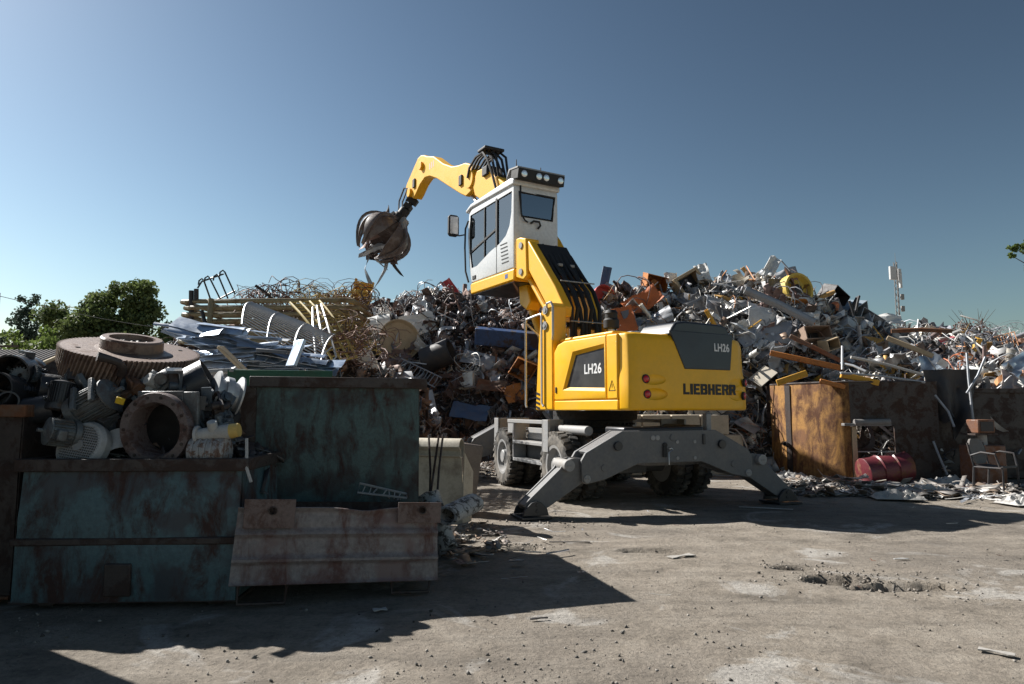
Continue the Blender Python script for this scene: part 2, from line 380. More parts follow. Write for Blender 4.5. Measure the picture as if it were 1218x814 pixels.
shards('gravel', np.stack([xx, yy, gz(xx, yy) + sz * 0.2], 1), sz, tone, BITM, 5, label='loose small stones and dark crumbs strewn over the dirt yard', cat='gravel')

# ------------------------------------------------------------------ trees, house, mast, wires
def leaf_mat(name, c0, c1):
    m, nt, b = nodes_of(name)
    n = noise(nt, 0.9, 5, 0.6); c = ramp(nt, n.outputs[0], [(0.3, c0), (0.7, c1)]).outputs[0]
    nt.links.new(c, b.inputs['Base Color']); b.inputs['Roughness'].default_value = 0.7
    b.inputs['Transmission Weight'].default_value = 0.0
    b.inputs['Subsurface Weight'].default_value = 0.0
    tl = nn(nt, 'ShaderNodeBsdfTranslucent'); nt.links.new(c, tl.inputs[0])
    ms = nn(nt, 'ShaderNodeMixShader'); ms.inputs[0].default_value = 0.35
    nt.links.new(b.outputs[0], ms.inputs[1]); nt.links.new(tl.outputs[0], ms.inputs[2]); nt.links.new(ms.outputs[0], nt.nodes['Material Output'].inputs[0])
    return m
LEAF1 = leaf_mat('green_leaves', (0.07, 0.10, 0.035), (0.16, 0.2, 0.065))
LEAF2 = leaf_mat('light_leaves', (0.08, 0.13, 0.025), (0.17, 0.22, 0.06))
LEAF3 = leaf_mat('bluish_needles', (0.035, 0.06, 0.045), (0.07, 0.10, 0.07))
BARK = paint('bark', (0.10, 0.08, 0.065), 0.9, 0, (0.05, 0.04, 0.03), 0.6, 6, 0.5)
def leaves(name, centres, radii, n, size, mat, parent, seed, droop=0.0, wexp=2.2):
    r = np.random.default_rng(seed); k = len(centres)
    w = np.array(radii) ** wexp; pick = r.choice(k, n, p=w / w.sum())
    d = r.normal(size=(n, 3)); d /= np.linalg.norm(d, axis=1)[:, None]
    rad = np.array(radii)[pick] * r.random(n) ** 0.45
    rad *= 0.72 + 0.5 * vnoise(d[:, 0] * 4 + pick * 7, d[:, 2] * 4 + d[:, 1] * 3, seed)
    P = np.array(centres)[pick] + d * rad[:, None] * np.array([1, 1, 0.85]); P[:, 2] -= droop * rad
    q = r.normal(size=(n, 4)); q /= np.linalg.norm(q, axis=1)[:, None]; Rm = quat_mats(q)
    base = np.array([(-0.5, 0, 0), (0, 0.32, 0.08), (0.5, 0, 0), (0, -0.32, 0.08)])
    V = np.einsum('nij,nkj->nki', Rm, base[None] * (size * r.uniform(0.6, 1.3, n))[:, None, None]) + P[:, None, :]
    Fi = np.arange(n * 4).reshape(n, 4)
    return np_mesh(name, V.reshape(-1, 3), Fi, mat, None, parent)
def tree(name, label, base, blobs, n, leaf, mat, seed, trunk_r=0.35, cat='tree', group=None, wexp=2.2):
    """blobs: (dx, dy, z, r) clump masses around the base"""
    r = random.Random(seed); t = empty(name, base, 0, label, cat, group)
    top = max(bz for _, _, bz, _ in blobs)
    mb = MB(); mb.tube([(0, 0, -0.2), (0.05, 0, top * 0.3), (-0.1, 0.1, top * 0.62), (0.1, 0, top * 0.85)], [trunk_r, trunk_r * 0.75, trunk_r * 0.45, trunk_r * 0.12], 8)
    cs, rs = [], []
    for dx, dy, bz, br in blobs:
        z0 = min(bz * 0.55, top * 0.6)
        mb.tube([(0, 0, z0), (dx * 0.5, dy * 0.5, (z0 + bz) / 2 + 0.2), (dx, dy, bz)], [trunk_r * 0.35, trunk_r * 0.2, trunk_r * 0.06], 5)
        for q in range(9):
            v = Vector((r.gauss(0, 1), r.gauss(0, 1), r.gauss(0, 0.8))).normalized() * br * r.uniform(0.35, 0.95)
            cs.append((dx + v.x, dy + v.y, bz + v.z)); rs.append(br * r.uniform(0.28, 0.5))
    mb.build('trunk', BARK, t)
    leaves('crown', cs, rs, n, leaf, mat, t, seed, 0.0, wexp); return t
bt = at(130, 450, 62)
tree('broadleaf_tree', 'large round green broadleaf tree behind the big rusty gear wheel', (bt.x, 62, 0),
     [(a * 1.3, b__ * 1.3, c__ * 1.08, d * 1.3) for a, b__, c__, d in [(0, 0, 9.5, 2.9), (-2.6, 0, 7.6, 2.6), (2.7, 0.5, 8, 2.6), (-3.9, 0.4, 5.4, 2.0), (4.2, 0, 5.6, 2.2), (0.3, -1, 6.3, 3.0), (1.2, 0, 10.9, 1.6), (-1.0, 0.6, 10.6, 1.5), (5.2, 0, 4.1, 1.5), (-4.6, 0, 3.9, 1.4), (2.0, -1, 4.2, 2.4), (-2, -1, 4.2, 2.3)]], 44000, 0.36, LEAF1, 3)
bt = at(28, 450, 75)
tree('slender_tree', 'slender dark grey-green tree rising over the tiled roof', (bt.x, 75, 0),
     [(a * 1.2, 0, c__ * 1.24, d * 1.2) for a, b__, c__, d in [(0, 0, 10.8, 0.9), (-0.2, 0, 9.3, 1.5), (0.9, 0, 8.2, 1.5), (-1.3, 0, 7.9, 1.5), (0.2, 0, 6.8, 2.1), (1.7, 0, 6.3, 1.2), (-2, 0, 6.2, 1.1)]], 4200, 0.38, LEAF3, 5, 0.22)
for i, (px, top, Y, w_, lab) in enumerate(((35, 392, 48, 1.9, 'bright green bush beside the tiled roof'), (62, 406, 52, 1.3, 'low green bush between the roof and the gear wheel'), (212, 398, 80, 2.0, 'pale hazy bush seen past the edge of the gear wheel'))):
    p = at(px, top, Y); hh = p.z
    tree('bush', lab, (p.x, Y, 0), [(0, 0, hh - w_ * 0.8, w_), (-w_ * 0.9, 0, hh - w_ * 1.2, w_ * 0.8), (w_ * 0.9, 0, hh - w_ * 1.1, w_ * 0.85), (0, 0, hh * 0.35, w_)], 2600, 0.34, LEAF2, 20 + i, 0.15, 'bush', 'bushes behind the yard')
p = at(1205, 404, 60)
tree('bush', 'pale green bush at the far end of the grey scrap heap', (p.x, 60, 0), [(0, 0, p.z - 1.0, 1.5), (2, 0, p.z - 1.4, 1.6), (-1.7, 0, p.z - 1.7, 1.1), (1, 0, 2.5, 2)], 2600, 0.34, LEAF2, 31, 0.15, 'bush', 'bushes behind the yard')
# birch whose drooping branch reaches in at the edge
p = at(1214, 300, 20)

bx0 = 18.6
tree('birch_tree', 'drooping birch branch with small yellow-green leaves at the picture edge', (bx0, 20, 0),
     [(p.x - bx0 + d[0], d[1], d[2], d[3]) for d in ((0.2, 0, p.z + 0.12, 0.26), (-0.2, 0, p.z + 0.14, 0.16), (-0.26, 0, p.z - 0.12, 0.1), (0.35, 0, p.z - 0.5, 0.24), (0.8, 0, p.z + 0.3, 0.6), (0.9, 0, p.z - 0.6, 0.6))] + [(0.3, 0, 6.5, 1.2), (1, 0, 7.5, 1.5), (1.4, 0, 5.5, 1.4)], 5200, 0.10, LEAF2, 9, 0.16, 'tree', None, 0.6)

def house():
    p = at(20, 412, 36); t = empty('house', (p.x - 1.6, 36, 0), 0, 'low house with weathered grey roof behind the rusty skips', 'house')
    w = MB(); w.box((-3, 0, 0), (2.35, 5, 3.75)); w.build('wall', paint('house_wall', (0.25, 0.17, 0.12), 0.9), t)
    ROOFM = paint('roof_tiles', (0.16, 0.145, 0.14), 0.85, 0, (0.3, 0.28, 0.26), 0.5, 2, 0.4)
    def roof(u, v): return (-3.3 + 6.1 * u, -0.4 + 2.95 * v, 3.65 + 1.05 * v + 0.05 * math.sin(u * 2 * math.pi * 22))
    r = MB(); r.sheet(roof, 132, 2, 0.08); rf = r.build('roof', ROOFM, t)
    r = MB(); r.sheet(lambda u, v: (-3.3 + 6.1 * u, 5.4 - 2.85 * v, 3.65 + 1.05 * v), 2, 2, 0.08); r.build('roof', ROOFM, t)
    f = MB(); f.prism([(-0.45, 3.5), (2.5, 4.6), (2.5, 4.75), (-0.45, 3.66)], 2.78, 2.9, 0); f.build('barge_board', paint('pale_board', (0.45, 0.36, 0.24), 0.7), t)
    g = MB(); g.prism([(0.05, 3.7), (4.95, 3.7), (2.5, 4.55)], 2.2, 2.34, 0); g.build('gable', paint('gable_board', (0.2, 0.12, 0.08), 0.8), t)
house()
def mast():
    p0 = at(1065, 312, 85); H = p0.z
    t = empty('radio_mast', (p0.x, 85, 0), 0.3, 'tall slim lattice radio mast with antennas beyond the right scrap heap', 'mast')
    s = MB(); a = 0.27
    for i in range(3):
        an = i * 2.094; s.cyl((a * math.cos(an), a * math.sin(an), -0.2), (a * 0.8 * math.cos(an), a * 0.8 * math.sin(an), H), 0.06, 0.05, 6)
    k = 26
    for q in range(k):
        for i in range(3):
            a0, a1 = i * 2.094, (i + 1) * 2.094; z0, z1 = H * q / k, H * (q + 1) / k
            s.cyl((a * math.cos(a0), a * math.sin(a0), z0), (a * math.cos(a1), a * math.sin(a1), z1), 0.035, None, 4)
    MM = paint('mast_steel', (0.25, 0.24, 0.23), 0.6, 0.2)
    s.build('lattice', MM, t)
    for dx, dy, z, w, h in ((-0.75, -0.2, H - 1.5, 0.95, 1.7), (0.6, 0.1, H - 1.6, 0.5, 1.6), (0.1, -0.5, H - 2.4, 0.3, 2.0)):
        q = MB(); q.cbox((dx, dy, z), (w, 0.3, h)); q.build('antenna', paint('antenna_white', (0.55, 0.55, 0.55), 0.5), t, bevel=0.05)
    for z in (H - 4.5, H - 6, H - 8):
        q = MB(); q.cbox((0.35, -0.4, z), (0.4, 0.3, 0.7)); q.build('equipment_box', MM, t, bevel=0.04)
    q = MB(); q.cyl((0, 0, H - 0.3), (0, 0, H + 1.2), 0.03, 0.015, 6); q.build('lightning_rod', MM, t)
mast()
def pole():
    p = at(-2, 352, 46); t = empty('utility_pole', (p.x, 46, 0), 0, 'wooden utility pole at the picture edge carrying an overhead wire', 'utility pole')
    q = MB(); q.cyl((0, 0, -0.2), (0, 0, p.z + 0.2), 0.16, 0.11, 10); q.build('post', BARK, t)
    a1 = at(0, 412, 46).z; q = MB(); q.cbox((0.3, 0, a1), (2.6, 0.12, 0.14)); q.build('crossarm', BARK, t)
    for dx in (-0.7, 0.2, 1.2):
        q = MB(); q.lathe([(0.05, 0.07), (0.07, 0.12), (0.04, 0.18), (0.06, 0.25), (0.0, 0.3)], 8, Matrix.Translation((dx, 0, a1))); q.build('insulator', DGREY, t)
    a, b_ = Vector((p.x, 46, p.z)), at(330, 395, 66)
    q = MB(); q.tube([a.lerp(b_, i / 14) - Vector((0, 0, 0.9 * math.sin(math.pi * i / 14))) for i in range(15)], 0.022, 5)
    tag(q.build('overhead_wire', paint('wire', (0.2, 0.2, 0.2), 0.5)), 'thin overhead wire running past the round broadleaf tree', 'wire')
pole()

# ================================================================== THE MATERIAL HANDLER
MH = empty('material_handler', (1.43, 11.85, 0), R_(120), 'yellow wheeled material handler with raised white cab and orange peel grab', 'excavator')
UC = Matrix.Rotation(R_(-9.5), 4, 'Z')                      # undercarriage is turned a little against the upper part
def part(mb, name, mat, parent=MH, M=None, bevel=0.0, smooth=35, seg=2, label=None):
    o = mb.build(name, mat, parent, M, bevel, smooth, seg)
    if label: o['label'] = label
    return o
def subpart(mb, name, mat, parent, bevel=0.0, smooth=35, seg=2):
    """sub-part given in machine coordinates although its parent part may be turned"""
    o = mb.build(name, mat, None, None, bevel, smooth, seg); o.parent = parent
    return o
# --- upper carriage
q = MB(); q.box((-2.1, -1.16, 1.36), (0.2, 0.97, 1.5)); q.box((0.2, -1.1, 1.36), (0.9, -0.1, 1.5)); part(q, 'deck_frame', YELLOW, bevel=0.015)
q = MB(); q.box((-2.15, -1.2, 1.5), (-0.62, 1.19, 2.33)); part(q, 'engine_bay', DGREY)
# left service door with a recessed dark panel
q = MB(); q.prism([(-0.62, 1.5), (-0.62, 2.25), (-0.72, 2.36), (-0.9, 2.405), (-1.94, 2.405), (-1.94, 1.5)], 1.13, 1.25, 1)
door = part(q, 'service_door', YELLOW, bevel=0.022, seg=3)
apply_mods(door)
c1 = MB(); pA = [(-0.84, 1.64), (-1.12, 2.24), (-1.93 + 0.02, 2.30), (-1.915, 1.60)]; pB = [(-0.92, 1.70), (-1.16, 2.17), (-1.865, 2.23), (-1.872, 1.665)]
vs = [(x, 1.262, z) for x, z in pA] + [(x, 1.205, z) for x, z in pB]
c1.add(vs, [(0, 1, 2, 3), (7, 6, 5, 4)] + [(i, 4 + i, 4 + (i + 1) % 4, (i + 1) % 4) for i in range(4)])
carve(door, [c1])
q = MB(); q.prism(pB, 1.2, 1.211, 1); pn = subpart(q, 'dark_panel', DGREY, door)
lettering('LH26', 0.2, LETW, door, basis((-1.575, 1.2125, 1.94), (-1, 0, 0), (0, 0, 1)), 0.92, 0.004, 0.002)
q = MB(); q.cbox((-0.68, 1.252, 1.66), (0.035, 0.02, 0.09)); subpart(q, 'latch', BLACK, door, 0.005)
q = MB(); q.prism([(-0.59, 2.42), (-0.66, 2.47), (-1.96, 2.47), (-1.96, 2.41), (-0.9, 2.41)], -1.2, 1.14, 1); part(q, 'engine_cover', YELLOW, bevel=0.03, seg=3)
q = MB(); q.box((-0.62, 1.13, 1.345), (-2.19, 1.25, 1.492)); part(q, 'side_sill', YELLOW, bevel=0.015)
q = MB(); q.prism([(-1.952, 1.5), (-1.952, 2.405), (-2.19, 2.40), (-2.19, 1.5)], 1.12, 1.252, 1); st = part(q, 'corner_panel', YELLOW, bevel=0.02, seg=3)
q = MB(); tri = [(-2.0, 1.62), (-2.14, 1.62), (-2.07, 1.76)]
for i in range(3): q.cyl((tri[i][0], 1.254, tri[i][1]), (tri[(i + 1) % 3][0], 1.254, tri[(i + 1) % 3][1]), 0.0035, None, 5)
q.cyl((-2.07, 1.254, 1.66), (-2.07, 1.254, 1.71), 0.0035, None, 5)
subpart(q, 'warning_triangle', LETB, st)
# counterweight
plan_lo = [(-2.2, 1.25), (-2.40, 1.22), (-2.46, 1.1), (-2.50, 0.55), (-2.50, -0.5), (-2.46, -0.86), (-2.36, -1.06), (-2.2, -1.17), (-1.7, -1.24), (-1.7, 0.9), (-2.2, 0.95)]
def ring(z, k, inset):
    out = []
    for x, y in plan_lo: out.append((x + (inset if x < -2.19 else 0) * k, y * (1 - 0.02 * k), z))
    return out
lev = [(1.345, 0, 0), (1.72, 0, 0), (1.92, 1, 0.03), (2.30, 1, 0.045), (2.41, 1, 0.10)]
q = MB(); n = len(plan_lo); vs = []
for z, k, ins in lev: vs += ring(z, k, ins)
fs = [tuple(range(n))[::-1], tuple(range((len(lev) - 1) * n, len(lev) * n))]
for l in range(len(lev) - 1): fs += [(l * n + i, l * n + (i + 1) % n, (l + 1) * n + (i + 1) % n, (l + 1) * n + i) for i in range(n)]
q.add(vs, fs); cw = part(q, 'counterweight', YELLOW, bevel=0.035, seg=3); apply_mods(cw, 40)
LIGHTS = [(0.985, 1.77), (0.965, 1.565), (-0.93, 1.755), (-0.90, 1.56)]
cut = []
for y, z in LIGHTS:
    c1 = MB(); sg = 1 if y > 0 else -1
    M = Matrix.Translation((-2.49, y - 0.10 * sg, z)) @ Matrix.Diagonal((0.045, 0.24, 0.085, 1))
    c1.lathe([(math.sin(a * math.pi / 10), -math.cos(a * math.pi / 10)) for a in range(11)], 20, M); cut.append(c1)
carve(cw, cut)
for y, z in LIGHTS:
    q = MB(); M = Matrix.Translation((-2.44, y, z)) @ frame_z((-1, 0.1 if y > 0 else -0.45, 0))
    q.lathe([(0.062, 0), (0.062, 0.03), (0.05, 0.036)], 20, M); tl = part(q, 'tail_light', BLACK)
    q = MB(); q.lathe([(0.05, 0.034), (0.04, 0.044), (0.02, 0.05), (0, 0.052)], 20, M); subpart(q, 'lens', REDLENS, tl)
def block_letter(ch, x, w, h, M, parent):
    """heavy block capital made of flat strokes"""
    q = MB(); s_ = w * 0.36; t_ = h * 0.22; d = 0.005
    def bx(x0, z0, x1, z1): q.box((x + x0, z0, 0), (x + x1, z1, d), M)
    def pl(pts): q.prism([(x + a, c) for a, c in pts], 0, d, 2, M)
    if ch == 'L': pl([(0, 0), (w, 0), (w, t_), (s_, t_), (s_, h), (0, h)])
    if ch == 'I': bx(0, 0, s_, h)
    if ch == 'E': pl([(0, 0), (w, 0), (w, t_), (s_, t_), (s_, h * 0.5 - t_ / 2), (w * 0.9, h * 0.5 - t_ / 2), (w * 0.9, h * 0.5 + t_ / 2), (s_, h * 0.5 + t_ / 2), (s_, h - t_), (w, h - t_), (w, h), (0, h)])
    if ch == 'H': pl([(0, 0), (s_, 0), (s_, h * 0.5 - t_ / 2), (w - s_, h * 0.5 - t_ / 2), (w - s_, 0), (w, 0), (w, h), (w - s_, h), (w - s_, h * 0.5 + t_ / 2), (s_, h * 0.5 + t_ / 2), (s_, h), (0, h)])
    if ch in 'BR':
        bx(0, 0, s_, h); bx(s_, h - t_, w * 0.82, h); bx(s_, h * 0.5 - t_ * 0.4, w * 0.82, h * 0.5 + t_ * 0.4)
        pl([(w * 0.82, h), (w * 0.96, h * 0.93), (w, h * 0.85), (w, h * 0.62), (w * 0.95, h * 0.53), (w * 0.82, h * 0.5 - t_ * 0.4), (w * 0.66, h * 0.5 + t_ * 0.4), (w * 0.66, h - t_)])
        if ch == 'B': bx(s_, 0, w * 0.82, t_); pl([(w * 0.82, 0), (w * 0.97, h * 0.07), (w * 1.02, h * 0.16), (w * 1.02, h * 0.38), (w * 0.95, h * 0.48), (w * 0.82, h * 0.5 + t_ * 0.4), (w * 0.66, h * 0.5 - t_ * 0.4), (w * 0.66, t_)])
        else: pl([(w * 0.66, 0), (w * 1.04, 0), (w * 0.86, h * 0.46), (w * 0.5, h * 0.46)])
    return subpart(q, 'letter', LETB, parent, smooth=0)
LB = basis((-2.5005, 0.345, 1.567), (0, -1, 0), (0, 0, 1)); lx = 0.0
for ch in 'LIEBHERR':
    lw = 0.05 if ch == 'I' else (0.115 if ch in 'LE' else 0.131); block_letter(ch, lx, 0.139 if ch == 'I' else lw, 0.152, LB, cw); lx += lw + 0.0165
# hood
q = MB(); q.prism([(0.53, 2.40), (0.47, 2.50), (0.40, 2.585), (0.22, 2.61), (-0.50, 2.60), (-0.60, 2.565), (-0.72, 2.38)], -2.445, -1.75, 0)
hood = part(q, 'hood', DGREY, bevel=0.03, seg=3)
q = MB(); vs = []
for dx in (0, 0.03):
    vs += [(-2.463 + dx, 0.535, 2.46), (-2.482 + dx, 0.28, 1.925), (-2.482 + dx, -0.62, 1.93), (-2.463 + dx, -0.71, 2.46)]
q.add(vs, [(0, 1, 2, 3), (7, 6, 5, 4), (0, 4, 5, 1), (1, 5, 6, 2), (2, 6, 7, 3), (3, 7, 4, 0)]); rp = subpart(q, 'rear_panel', DGREY, hood, 0.008)
lettering('LH26', 0.16, LETW, hood, basis((-2.472, -0.46, 2.25), (0, -1, 0), (0.035, 0, 1)), 0.85, 0.004, 0.003)
q = MB(); q.box((-2.472, -0.61, 2.13), (-2.4745, -0.5, 2.138)); subpart(q, 'small_line', LETW, hood)
q = MB(); q.box((-1.74, -0.7, 2.44), (-1.2, 0.62, 2.52)); part(q, 'hood_cover', LGREY, bevel=0.03)
q = MB(); q.tube([(-2.3, -0.05, 2.61), (-2.3, -0.05, 2.66), (-2.3, -0.25, 2.66), (-2.3, -0.25, 2.61)], 0.012, 6); part(q, 'hood_handle', BLACK)
M = Matrix.Translation((-1.12, 0.5, 2.45))
q = MB(); q.lathe([(0.055, 0), (0.055, 0.16)], 16, M); pc = part(q, 'air_intake', SILVER)
q = MB(); q.lathe([(0.07, 0.16), (0.12, 0.18), (0.125, 0.3), (0.10, 0.33), (0.10, 0.40), (0.11, 0.41), (0.08, 0.46), (0, 0.47)], 20, M); subpart(q, 'precleaner_bowl', BLACK, pc)
# deck on the right of the boom: tanks
q = MB(); q.box((-0.5, -1.2, 1.5), (1.0, -0.62, 2.2)); part(q, 'fuel_tank', YELLOW, bevel=0.04, seg=3)
# --- turntable
q = MB(); q.lathe([(0.70, 0.98), (0.70, 1.06), (0.64, 1.07), (0.64, 1.18), (0.72, 1.19), (0.72, 1.34)], 48)
for i in range(40):
    a = i * 2 * math.pi / 40
    for r, z in ((0.70, 1.265), (0.655, 1.12)): q.cbox((0, 0, 0), (0.05, 0.03, 0.03), Matrix.Translation((r * math.cos(a), r * math.sin(a), z)) @ Matrix.Rotation(a, 4, 'Z'))
part(q, 'slewing_ring', BLACK)
# --- cab elevator column, arms, links, hoses
q = MB(); q.prism([(-0.07, 1.35), (-0.58, 1.35), (-0.58, 3.0), (-0.5, 3.07), (-0.32, 3.05), (-0.24, 2.9), (-0.16, 2.4)], 0.98, 1.25, 1)
colm = part(q, 'elevator_column', YELLOW, bevel=0.02)
q = MB(); q.prism([(0.02, 1.38), (-0.35, 1.38), (-0.35, 2.9), (-0.2, 2.9), (-0.1, 2.4)], -0.18, -0.02, 1); part(q, 'elevator_column', YELLOW2, bevel=0.02)
for x, z in ((-0.40, 2.95), (-0.38, 2.70)):
    q = MB(); q.cyl((x, 1.24, z), (x, 1.275, z), 0.07, None, 18); q.cyl((x, 1.27, z), (x, 1.285, z), 0.035, None, 12); subpart(q, 'pivot_pin', LGREY, colm)
for i in range(4):                                            # hazard stripes on the column foot
    z = 1.38 + i * 0.075; q = MB(); q.prism([(-0.095, z), (-0.21, z - 0.03), (-0.21, z + 0.01), (-0.095, z + 0.04)], 1.2495, 1.2525, 1); subpart(q, 'hazard_stripe', LETB, colm)
armL = [(0.86, 4.28), (0.62, 4.36), (-0.22, 3.40), (-0.50, 3.02), (-0.46, 2.86), (-0.2, 2.86), (0.02, 3.1), (0.78, 4.02)]
q = MB(); q.prism(armL, 0.80, 0.96, 1); part(q, 'elevator_arm', YELLOW, bevel=0.02)
armR = [(1.05, 4.28), (0.86, 4.36), (0.12, 3.52), (-0.15, 3.1), (-0.2, 2.4), (0.12, 2.4), (0.2, 3.05), (0.98, 4.02)]
q = MB(); q.prism(armR, -0.03, 0.10, 1); part(q, 'elevator_arm', YELLOW, bevel=0.02)
for y0 in (0.86, 0.02):
    q = MB(); q.cyl((0.82, y0, 3.80), (-0.22, y0, 2.62), 0.05, None, 10); part(q, 'elevator_link', YELLOW, bevel=0)
q = MB(); q.prism([(1.0, 4.46), (0.86, 4.46), (0.66, 4.40), (0.62, 3.72), (0.75, 3.66), (1.0, 3.75)], 0.70, 0.99, 1); ch = part(q, 'cab_bracket', YELLOW, bevel=0.02)
for z in (4.30, 3.82): q = MB(); q.cyl((0.82, 0.985, z), (0.82, 1.01, z), 0.06, None, 14); subpart(q, 'pivot_pin', LGREY, ch)
for (a, z) in ((0.55, 4.0), (0.0, 3.35), (-0.28, 2.75)):
    q = MB(); q.cyl((a, 0.1, z), (a, 0.8, z), 0.055, None, 10); part(q, 'cross_tube', DGREY)
q = MB(); q.prism([(0.92, 4.30), (0.60, 4.32), (0.1, 3.68), (0.3, 3.5)], 0.14, 0.77, 1); part(q, 'guard_plate', BLACK, bevel=0.015)
for i in range(7):                                            # bundle of thick hydraulic hoses
    y = 0.16 + 0.095 * i; w_ = 0.05 * math.sin(i * 2.1)
    pts = [(0.80, y, 4.34 + w_ * 0.3), (0.48, y, 4.12), (0.02 + w_, y, 3.60), (-0.24 + w_, y + 0.02, 3.36), (-0.42 + w_, y + 0.03, 3.02), (-0.40 - w_, y + 0.02, 2.7), (-0.36, y, 2.30), (-0.3, y, 1.9)]
    q = MB(); q.tube(smooth_path(pts, 4) if 'smooth_path' in globals() else pts, 0.036, 8); part(q, 'hydraulic_hose', BLACK)
for z, x in ((2.80, -0.45), (3.52, -0.16)):
    q = MB(); q.cyl((x, 0.1, z), (x, 0.80, z), 0.012, None, 6); part(q, 'hose_clamp_bar', SILVER)
for k, (x0, x1, z0, z1) in enumerate(((0.62, 0.62, 4.08, 3.90), (0.30, 0.30, 3.86, 3.68))):
    for y in (0.3, 0.55): q = MB(); q.cbox((x0 - 0.05, y, z0 + 0.02), (0.12, 0.09, 0.05)); part(q, 'hose_clamp', LGREY, bevel=0.01)
# grab rails beside the column
def rail(pts, r=0.018): return MB().tube(pts, r, 8)
q = rail([(0.16, 1.28, 1.40), (0.18, 1.28, 1.44), (0.18, 1.28, 2.80), (0.16, 1.28, 2.86), (-0.28, 1.28, 2.90), (-0.31, 1.28, 2.86), (-0.31, 1.28, 1.46), (-0.36, 1.28, 1.41)]); part(q, 'grab_rail', SILVER)
q = rail([(0.18, 1.28, 2.80), (-0.02, 0.98, 2.45)]); part(q, 'grab_rail', SILVER)
q = rail([(-0.46, 1.27, 2.98), (-0.5, 1.30, 3.04), (-0.62, 1.30, 3.05), (-0.66, 1.29, 2.98), (-0.66, 1.29, 2.52), (-0.6, 1.26, 2.46)]); part(q, 'grab_rail', SILVER)
# yellow slew-stop and lift cylinder under the cab
q = MB(); q.cyl((1.35, 0.42, 3.72), (0.05, 0.42, 2.3), 0.07, None, 14); lc = part(q, 'lift_cylinder', YELLOW2)
q = MB(); q.prism([(1.55, 3.74), (1.25, 3.74), (1.1, 3.35), (1.25, 3.2), (1.5, 3.35)], 0.34, 0.62, 1); part(q, 'cab_pivot_housing', YELLOW, bevel=0.03)
# --- cab
prof = [(1.05, 3.93), (1.05, 5.46), (1.13, 5.56), (2.80, 5.50), (2.93, 5.40), (2.98, 4.9), (2.90, 4.3), (2.80, 3.93)]
q = MB(); q.prism(prof, 0.03, 1.0, 1); cab = part(q, 'cab', WHITE, bevel=0.03, seg=3); apply_mods(cab)
inner = [(1.11, 3.99), (1.11, 5.44), (2.78, 5.42), (2.87, 5.36), (2.92, 4.9), (2.84, 4.3), (2.74, 3.99)]
c0 = MB(); c0.prism(inner, 0.09, 0.94, 1)
side = [(1.13, 5.40), (1.15, 5.0), (1.22, 4.76), (1.36, 4.60), (1.6, 4.50), (2.0, 4.42), (2.56, 4.24), (2.78, 4.24), (2.87, 4.6), (2.89, 4.9), (2.85, 5.36)]
side_in = [(x + (0.03 if x < 2 else -0.03), z + (-0.03 if z > 5 else 0.03)) for x, z in side]
c1 = MB(); c1.prism(side, 0.8, 1.2, 1); c2 = MB(); c2.prism(side, -0.2, 0.2, 1)
c3 = MB(); c3.prism([(0.10, 5.38), (0.16, 4.92), (0.84, 4.92), (0.90, 5.38)], 0.9, 1.3, 0)
c4 = MB(); c4.box((2.4, 0.1, 4.15), (3.4, 0.93, 5.34)); c5 = MB(); c5.box((1.9, 0.2, 5.3), (2.6, 0.83, 5.8))
carve(cab, [c0, c1, c2, c3, c4, c5])
def pane(pts, axis, a, b_, name, fr, w=0.03):
    q = MB(); q.prism(pts, a, b_, axis); subpart(q, name, GLASS, cab, smooth=0)
    loop = []
    for p in pts:
        v = list(p); v.insert(axis, (a + b_) / 2 + fr); loop.append(v)
    q = MB(); q.tube(loop, w, 4, True); subpart(q, 'window_seal', BLACK, cab)
pane(side, 1, 0.972, 0.980, 'side_window', 0.0, 0.022); pane(side, 1, 0.05, 0.058, 'side_window', 0.0, 0.022)
pane([(0.10, 5.38), (0.16, 4.92), (0.84, 4.92), (0.90, 5.38)], 0, 1.066, 1.074, 'rear_window', -0.01, 0.026)
pane([(0.1, 5.34), (0.1, 4.15), (0.93, 4.15), (0.93, 5.34)], 0, 2.86, 2.868, 'windscreen', 0, 0.02)
pane([(1.9, 0.2), (1.9, 0.83), (2.6, 0.83), (2.6, 0.2)], 2, 5.505, 5.513, 'roof_window', 0, 0.02)
q = MB(); q.box((1.70, 0.962, 4.46), (1.76, 1.004, 5.42)); q.box((2.22, 0.962, 4.36), (2.245, 1.0, 5.38)); q.prism([(2.86, 4.60), (1.76, 4.84), (1.76, 4.80), (2.86, 4.56)], 0.964, 1.0, 1); subpart(q, 'door_post', BLACK, cab)
q = MB(); q.tube([(1.72, 1.001, 4.45), (1.72, 1.001, 3.95)], 0.006, 4); subpart(q, 'door_gap', BLACK, cab)
q = MB(); q.cbox((2.66, 1.004, 4.03), (0.14, 0.02, 0.08)); subpart(q, 'door_handle', BLACK, cab, 0.008)
for i in range(6):
    x = 1.25 + i * 0.012; z = 4.09 + i * 0.072
    q = MB(); q.prism([(x, z), (x, z + 0.018), (x + 0.26, z + 0.018), (x + 0.26, z)], 0.994, 1.006, 1); subpart(q, 'vent_slot', BLACK, cab)
q = MB(); q.prism([(1.04, 3.70), (1.04, 3.925), (2.83, 3.925), (2.80, 3.70)], 0.02, 1.01, 1); sk = subpart(q, 'floor_skirt', YELLOW, cab, 0.03, seg=3)
q = MB(); q.box((1.1, 0.06, 3.685), (2.74, 0.97, 3.699)); subpart(q, 'belly_plate', DGREY, cab)
q = MB(); q.cbox((1.32, 1.011, 3.82), (0.10, 0.004, 0.08)); subpart(q, 'sticker', paint('blue_sticker', (0.03, 0.1, 0.35), 0.5), cab)
